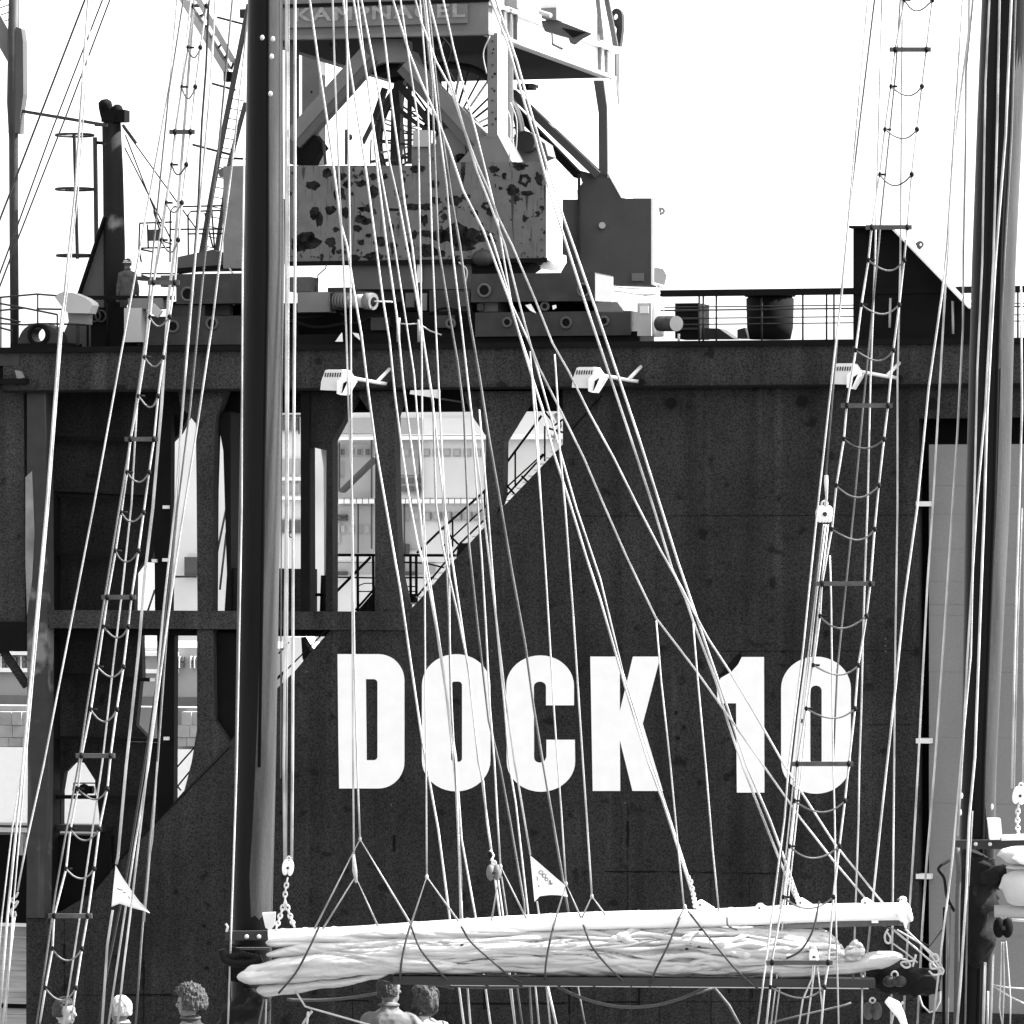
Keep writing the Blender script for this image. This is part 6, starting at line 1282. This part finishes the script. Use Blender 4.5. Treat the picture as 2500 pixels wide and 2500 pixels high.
# pennants
def pennant(label, outline_top, outline_bot, d, marks):
    """cloth strip between an upper and a lower edge, rippled, with its own thickness"""
    n_, m_ = 28, 14; vs = []
    for side in (0, 1):
        for i in range(n_+1):
            f = i/n_
            xa, ya = outline_top(f); xb, yb_ = outline_bot(f)
            for j in range(m_+1):
                g = j/m_; x, y = xa+(xb-xa)*g, ya+(yb_-ya)*g
                vs.append(S(x, y, d + 0.03*math.sin(f*9+g*2.5)*f + 0.02*math.sin(g*6) + side*0.004))
    N = (n_+1)*(m_+1); q = lambda i, j, s: s*N + i*(m_+1)+j; fs_ = []
    for i in range(n_):
        for j in range(m_):
            fs_ += [(q(i,j,0), q(i+1,j,0), q(i+1,j+1,0), q(i,j+1,0)), (q(i,j,1), q(i,j+1,1), q(i+1,j+1,1), q(i+1,j,1))]
    for i in range(n_): fs_ += [(q(i,0,0), q(i+1,0,0), q(i+1,0,1), q(i,0,1)), (q(i,m_,0), q(i+1,m_,0), q(i+1,m_,1), q(i,m_,1))]
    for j in range(m_): fs_ += [(q(0,j,0), q(0,j+1,0), q(0,j+1,1), q(0,j,1)), (q(n_,j,0), q(n_,j+1,0), q(n_,j+1,1), q(n_,j,1))]
    t = MB().add(vs, fs_, True).build('pennant', M_white); t['label'] = label; t['category'] = 'pennant'
    for pts in marks: MB().tube([S(x, y, d-0.035) for x, y in pts], 0.0055, 6).build('faded_mark', M_ink, t)
tab = lambda T: (lambda f: (lambda k, g: (T[k][0]+(T[k+1][0]-T[k][0])*g, T[k][1]+(T[k+1][1]-T[k][1])*g))(min(int(f*(len(T)-1)), len(T)-2), f*(len(T)-1)-min(int(f*(len(T)-1)), len(T)-2)))
sq = lambda x, y, r: [(x-r, y), (x, y-r), (x+r, y-r*0.4), (x+r*0.6, y+r), (x-r*0.6, y+r*0.6), (x-r, y)]
pennant('white triangular pennant with faded dark print hanging under the letter C', tab([(1294, 2088), (1320, 2110), (1350, 2136), (1378, 2160), (1386, 2187)]), tab([(1305, 2202), (1318, 2188), (1345, 2185), (1368, 2186), (1385, 2190)]), 40.2,
        [sq(1320, 2130, 5), sq(1328, 2138, 5), sq(1334, 2147, 4), [(1340, 2150), (1344, 2158), (1350, 2156)], [(1338, 2158), (1350, 2158)], [(1343, 2148), (1346, 2161)], [(1311, 2140), (1312, 2150)], [(1315, 2160), (1316, 2166)]])
pennant('white crumpled pennant on a thick halyard at the lower left', tab([(282, 2112), (298, 2140), (320, 2172), (340, 2200), (352, 2212), (366, 2228)]), tab([(272, 2214), (292, 2206), (314, 2214), (336, 2220), (352, 2224), (365, 2230)]), 40.3,
        [[(285, 2168), (292, 2172), (300, 2173)], [(300, 2178), (308, 2180)], [(312, 2188), (318, 2194)]])

# ---------------------------------------------------------------- herring gull on the gaff end
gx, gy = 2206, 2228
gl = thing('seagull', 'white seagull perched on the outer end of the white gaff, beak to the left', 'bird', S(2200, 2262, 39.85))
G = MB()
gd = 39.82
G.tube(smooth([S(2199, 2250, gd), S(2204, 2240, gd), S(2208, 2226, gd), S(2206, 2213, gd), S(2204, 2204, gd), S(2203, 2198, gd)], 5),
       [0.012+0.0] + [0.02+0.036*math.sin(min(1, i/12)*math.pi/2) if i < 13 else max(0.026, 0.056-0.0032*(i-12)) for i in range(1, 26)], 18)
G.ell(S(2204, 2196.5, gd), (0.034, 0.030, 0.029), 16, 10)
G.ell(S(2216, 2230, gd+0.01), (0.034, 0.045, 0.075), 16, 10, Matrix.Rotation(R(-24), 3, 'Y'))
G.tube([S(2214, 2240, gd), S(2210, 2254, gd), S(2211, 2266, gd)], [0.03, 0.018, 0.008], 12)
body_g = G.build('body', M_white, gl)
rm_ = body_g.modifiers.new('skin', 'REMESH'); rm_.mode = 'VOXEL'; rm_.voxel_size = 0.005; rm_.use_smooth_shade = True
MB().tube([S(2196, 2196, gd-0.01), S(2191, 2196, gd-0.02), S(2188.5, 2199.5, gd-0.02)], [0.010, 0.008, 0.002], 8).build('beak', M_rear, gl)
MB().ell(S(2201.5, 2195, gd-0.028), (0.006, 0.005, 0.006), 8, 6).build('eye', M_black, gl)
MB().ell(S(2216, 2230, gd-0.022), (0.026, 0.03, 0.068), 16, 10, Matrix.Rotation(R(-24), 3, 'Y')).build('wing', M_bgw, gl)
for dx in (-3, 4): MB().tube([S(2203+dx, 2244, gd), S(2202+dx, 2258, gd), S(2198+dx, 2259, gd-0.03)], 0.005, 6).build('leg', M_crane, gl)

# ---------------------------------------------------------------- people
def person(label, hx, hy, d, face, hair, top_m, leg_m, hgt=1.75, skin=M_skin, pose='stand', cap=None, bun=False, lean=0.0, turn=0.0, base=None):
    """hx, hy: pixel of the head centre; face: compass direction of the gaze in degrees, 0 = to the right of the picture, -90 = towards the camera"""
    s_ = hgt/1.75
    hc = D(hx, hy, base) if base is not None else S(hx, hy, d)
    foot = Vector((hc.x, hc.y, hc.z - 1.63*s_))
    t = thing('person', label, 'person', foot)
    rz = Matrix.Rotation(R(face), 3, 'Z')
    T = lambda x, y, z: foot + rz @ Vector((x, y, z))*s_      # local: +x is the way the body faces, y to its left
    hz = Matrix.Rotation(R(face+turn), 3, 'Z')
    H = lambda x, y, z: foot + (Vector((0, 0, 1.63)) + hz @ Vector((x, y, z)))*s_
    B = MB()
    # head with jaw, nose, brow, ears
    B.ell(H(-0.005, 0, 0.02), (0.098*s_, 0.077*s_, 0.108*s_), 20, 14, hz)
    B.ell(H(0.028, 0, -0.055), (0.062*s_, 0.056*s_, 0.062*s_), 16, 10, hz)
    B.tube([H(0.092, 0, 0.015), H(0.112, 0, -0.022), H(0.094, 0, -0.034)], [0.010*s_, 0.015*s_, 0.009*s_], 8)
    B.tube([H(0.080, -0.035, 0.03), H(0.090, 0, 0.028), H(0.080, 0.035, 0.03)], 0.012*s_, 8)
    B.tube([H(0.072, -0.022, -0.058), H(0.086, 0, -0.057), H(0.072, 0.022, -0.058)], 0.010*s_, 8)
    for sd in (-1, 1): B.ell(H(-0.008, sd*0.078, -0.005), (0.018*s_, 0.010*s_, 0.032*s_), 10, 8, hz)
    B.tube([T(-0.02, 0, 1.36), T(-0.01, 0, 1.46), T(0.005, 0, 1.55)], [0.075*s_, 0.058*s_, 0.058*s_], 16)
    # torso, pelvis, limbs
    def loft(b, rows, grow=0.0):
        vs = []; n_ = 24
        for z, rx, ry, ox in rows:
            for j in range(n_):
                a = 2*math.pi*j/n_; ca, sa = math.cos(a), math.sin(a)
                vs.append(T(ox + (rx+grow)*math.copysign(abs(ca)**0.85, ca), (ry+grow)*math.copysign(abs(sa)**0.85, sa), z))
        k = len(rows)
        fs = [(i*n_+j, i*n_+(j+1) % n_, (i+1)*n_+(j+1) % n_, (i+1)*n_+j) for i in range(k-1) for j in range(n_)]
        fs += [tuple(range(n_)), tuple((k-1)*n_+j for j in range(n_))]
        b.add(vs, fs, True)
    torso = [(0.86, 0.09, 0.15, 0), (0.95, 0.11, 0.165, 0), (1.05, 0.10, 0.15, 0), (1.2, 0.115, 0.165, 0.0), (1.34, 0.12, 0.175, -0.005), (1.41, 0.10, 0.165, -0.01), (1.455, 0.075, 0.12, -0.01), (1.49, 0.055, 0.07, -0.005)]
    loft(B, torso)
    arms = {'stand': [((0, 0.158, 1.395), (0.0, 0.21, 1.12), (0.06, 0.225, 0.88)), ((0, -0.158, 1.395), (0.0, -0.21, 1.12), (0.06, -0.235, 0.88))],
            'rail': [((0, 0.158, 1.395), (0.08, 0.25, 1.12), (0.32, 0.2, 1.06)), ((0, -0.158, 1.395), (0.08, -0.25, 1.12), (0.32, -0.2, 1.06))],
            'hug': [((0, 0.158, 1.395), (0.05, 0.24, 1.12), (0.24, 0.18, 1.0)), ((0, -0.158, 1.395), (-0.06, -0.36, 1.20), (-0.14, -0.53, 1.16))]}[pose]
    def limbs(b, g):
        for sh, el, wr in arms: b.tube([T(*sh), T(*[(p+q)/2 for p, q in zip(sh, el)]), T(*el), T(*[(p+q)/2 for p, q in zip(el, wr)]), T(*wr)], [(0.055+g)*s_, (0.048+g)*s_, (0.040+g)*s_, (0.036+g)*s_, (0.028+g)*s_], 14)
        for sh, el, wr in arms: b.ell(T(*sh), ((0.050+g)*s_,)*3, 12, 8)
    def legs(b, g):
        for sd in (-1, 1):
            b.tube([T(0, sd*0.09, 0.92), T(0.01, sd*0.10, 0.7), T(0.02, sd*0.10, 0.48), T(-0.01, sd*0.10, 0.3), T(-0.02, sd*0.10, 0.07)], [(0.088+g)*s_, (0.078+g)*s_, (0.055+g)*s_, (0.054+g)*s_, (0.036+g)*s_], 16)
    limbs(B, 0); legs(B, 0)
    for sd in (-1, 1): B.tube([T(-0.05, sd*0.10, 0.045), T(0.08, sd*0.105, 0.04), T(0.19, sd*0.11, 0.028)], [0.038*s_, 0.04*s_, 0.026*s_], 12)
    for k, (sh, el, wr) in enumerate(arms):           # hands with palm, four fingers and a thumb
        e = Vector(wr)-Vector(el); e.normalize(); up = Vector((0, 0, 1)); sd = e.cross(up); sd = sd.normalized() if sd.length > 0.1 else Vector((1, 0, 0)); dn = sd.cross(e)
        w0 = Vector(wr); P = lambda f, a, z: T(*(w0 + e*f + sd*a + dn*z))
        B.tube([P(0, 0, 0), P(0.05, 0, 0), P(0.09, 0, 0)], [0.028*s_, 0.036*s_, 0.036*s_], 12, flat=0.6)
        for q, ln_ in zip((-0.028, -0.010, 0.010, 0.027), (0.055, 0.072, 0.068, 0.05)):
            B.tube([P(0.09, q, 0), P(0.09+ln_*0.5, q*1.2, -0.006), P(0.09+ln_*0.9, q*1.2, -0.03)], [0.010*s_, 0.009*s_, 0.007*s_], 8)
        B.tube([P(0.03, -0.035, 0), P(0.06, -0.058, -0.008), P(0.085, -0.062, -0.02)], [0.012*s_, 0.011*s_, 0.008*s_], 8)
    ob = B.build('body', skin, t)
    md = ob.modifiers.new('remesh', 'REMESH'); md.mode = 'VOXEL'; md.voxel_size = 0.009; md.use_smooth_shade = True
    sm_ = ob.modifiers.new('smooth', 'SMOOTH'); sm_.factor = 0.5; sm_.iterations = 4
    # clothes
    C = MB(); loft(C, torso[:7], 0.018); limbs(C, 0.014)
    C.tube([T(-0.02, 0, 1.43), T(-0.014, 0, 1.48), T(-0.008, 0, 1.535)], [0.095*s_, 0.078*s_, 0.072*s_], 18)
    vs = []
    for i, p in enumerate(C.v):
        q = Vector((p.x*16, p.y*16, p.z*5)); vs.append(p + Vector((noise.noise(q), noise.noise(q+Vector((5, 0, 0))), noise.noise(q+Vector((0, 5, 0)))*0.4))*0.032)
    C.v = vs
    jc = C.build('jacket', top_m, t); md = jc.modifiers.new('remesh', 'REMESH'); md.mode = 'VOXEL'; md.voxel_size = 0.012; md.use_smooth_shade = True
    MB().torus(T(-0.012, 0, 1.515), 0.078*s_, 0.010*s_, ZV, 24).build('collar', M_rear, t)
    for sd in (-1, 1):
        MB().tube(smooth([T(-0.075, sd*0.158, 1.30), T(-0.06, sd*0.180, 1.38), T(-0.01, sd*0.170, 1.450), T(0.06, sd*0.175, 1.39)], 5), 0.006*s_, 6).build('sleeve_seam', M_gear, t)
    MB().tube(smooth([T(-0.112, 0.15, 1.36), T(-0.135, 0.07, 1.355), T(-0.137, -0.07, 1.355), T(-0.112, -0.15, 1.36)], 5), 0.005*s_, 6).build('yoke_seam', M_gear, t)
    L_2 = MB(); legs(L_2, 0.014); L_2.ell(T(0, 0, 0.92), (0.125*s_, 0.18*s_, 0.12*s_), 16, 10, rz)
    tr = L_2.build('trousers', leg_m, t); md = tr.modifiers.new('remesh', 'REMESH'); md.mode = 'VOXEL'; md.voxel_size = 0.014; md.use_smooth_shade = True
    for sd in (-1, 1):
        e_ = MB().ell(H(0.083, sd*0.030, 0.010), (0.009*s_, 0.013*s_, 0.008*s_), 10, 8).build('eye', M_black, t)
        MB().tube([T(-0.06, sd*0.10, 0.035), T(0.08, sd*0.105, 0.04), T(0.2, sd*0.11, 0.03)], [0.048*s_, 0.052*s_, 0.034*s_], 12).build('shoe', M_black, t)
    MB().tube([H(0.086, -0.020, -0.060), H(0.0965, 0, -0.060), H(0.086, 0.020, -0.060)], 0.0035, 6).build('lips', M_hairg, t)
    # hair
    if hair:
        hm, thick, low, curl = hair
        Hh = MB(); n_, m_ = 110, 44; vs = []
        for i in range(m_+1):
            ph = math.pi*0.98*i/m_
            for j in range(n_):
                th = 2*math.pi*j/n_
                dx, dy, dz = math.sin(ph)*math.cos(th), math.sin(ph)*math.sin(th), math.cos(ph)
                r0 = Vector((0.098*dx, 0.077*dy, 0.108*dz))
                front = max(0, dx)
                cover = dz > 0.45 - 0.0*front if dx > 0.25 else dz > low
                w_ = 1.0 if cover else 0.0
                if dx > 0.25: w_ = min(1, max(0, (dz-0.30)/0.25))
                else: w_ = min(1, max(0, (dz-low)/0.2))
                nn = noise.noise(Vector((dx*curl, dy*curl, dz*curl*0.7+hx)))
                nn += 0.5*noise.noise(Vector((dx*17+dz*2, dy*17, dz*3.5+hy)))*(1 if curl < 8 else 0.3)
                k = (thick*(0.8+0.5*nn*min(1, curl/3)))*w_ - 0.012*(1-w_)
                vs.append(H(r0.x-0.005+dx*k, r0.y+dy*k, r0.z+0.02+dz*k - (0.02*w_ if dz < 0 else 0)))
        fs = [(i*n_+j, i*n_+(j+1) % n_, (i+1)*n_+(j+1) % n_, (i+1)*n_+j) for i in range(m_) for j in range(n_)]
        Hh.add(vs, fs, True).build('hair', hm, t)
        if bun: MB().ell(H(-0.11, 0, 0.06), (0.045*s_, 0.04*s_, 0.04*s_)).build('hair_bun', hm, t)
    if cap:
        Cp = MB(); vs = []; n_ = 28
        for i in range(9):
            ph = math.pi*0.52*i/8
            for j in range(n_):
                th = 2*math.pi*j/n_
                vs.append(H(-0.005+0.112*math.sin(ph)*math.cos(th), 0.092*math.sin(ph)*math.sin(th), 0.035+0.108*math.cos(ph)))
        fs = [(i*n_+j, i*n_+(j+1) % n_, (i+1)*n_+(j+1) % n_, (i+1)*n_+j) for i in range(8) for j in range(n_)]
        Cp.add(vs, fs, True).build('cap', cap, t)
        MB().tube([H(0.10, -0.06, 0.035), H(0.145, 0, 0.03), H(0.10, 0.06, 0.035)], 0.012*s_, 8).build('cap_peak', cap, t)
    return t
random.seed(11)
person('person with a sunlit face and dark coat facing right behind the left rope ladder', 158, 2472, 42, -25, (M_haird, 0.014, -0.5, 6), M_clothd, M_trous, 1.72, skin=mat('fair_skin_tone', 0.3, 0.55, 0.08, 20))
person('person with short white hair and white top seen from behind the ropes', 294, 2466, 43.5, 150, (mat('white_hair', 0.36, 0.8, 0.4, 40), 0.014, -0.6, 5), M_clothw, M_trous, 1.70)
person('person with curly pinned-up hair in a dark sleeveless top looking left', 462, 2450, 38.5, 150, (M_hairg, 0.056, -0.5, 9), M_clothd, M_trous, 1.66, turn=15, bun=True)
person('person in a pale jacket seen from behind with his arm round his companion', 950, 2418, 40.7, 85, (M_haird, 0.014, -0.62, 6), M_clothl, M_trous, 1.80, pose='hug', turn=-45)
person('person with smooth grey bob and white shirt leaning on the man beside', 1034, 2444, 40.8, 95, (M_hairg, 0.050, -0.95, 3), M_clothw, M_trous, 1.66, turn=40)
wk = person('worker in dark jacket and striped helmet standing on the dock by the exhaust stack', 312, 645, 0, 100, (M_haird, 0.012, -0.5, 3), mat('work_jacket', 0.05, 0.9, 0.2, 8), M_trous, 1.85, base=0.9, cap=M_gear, turn=15)
hp = D(312, 645, 0.9)
MB().torus(hp + Vector((0, 0, 0.045)), 0.115, 0.012, ZV, 24).torus(hp + Vector((0, 0, 0.085)), 0.10, 0.01, ZV, 24).build('helmet_band', M_lamp, wk)
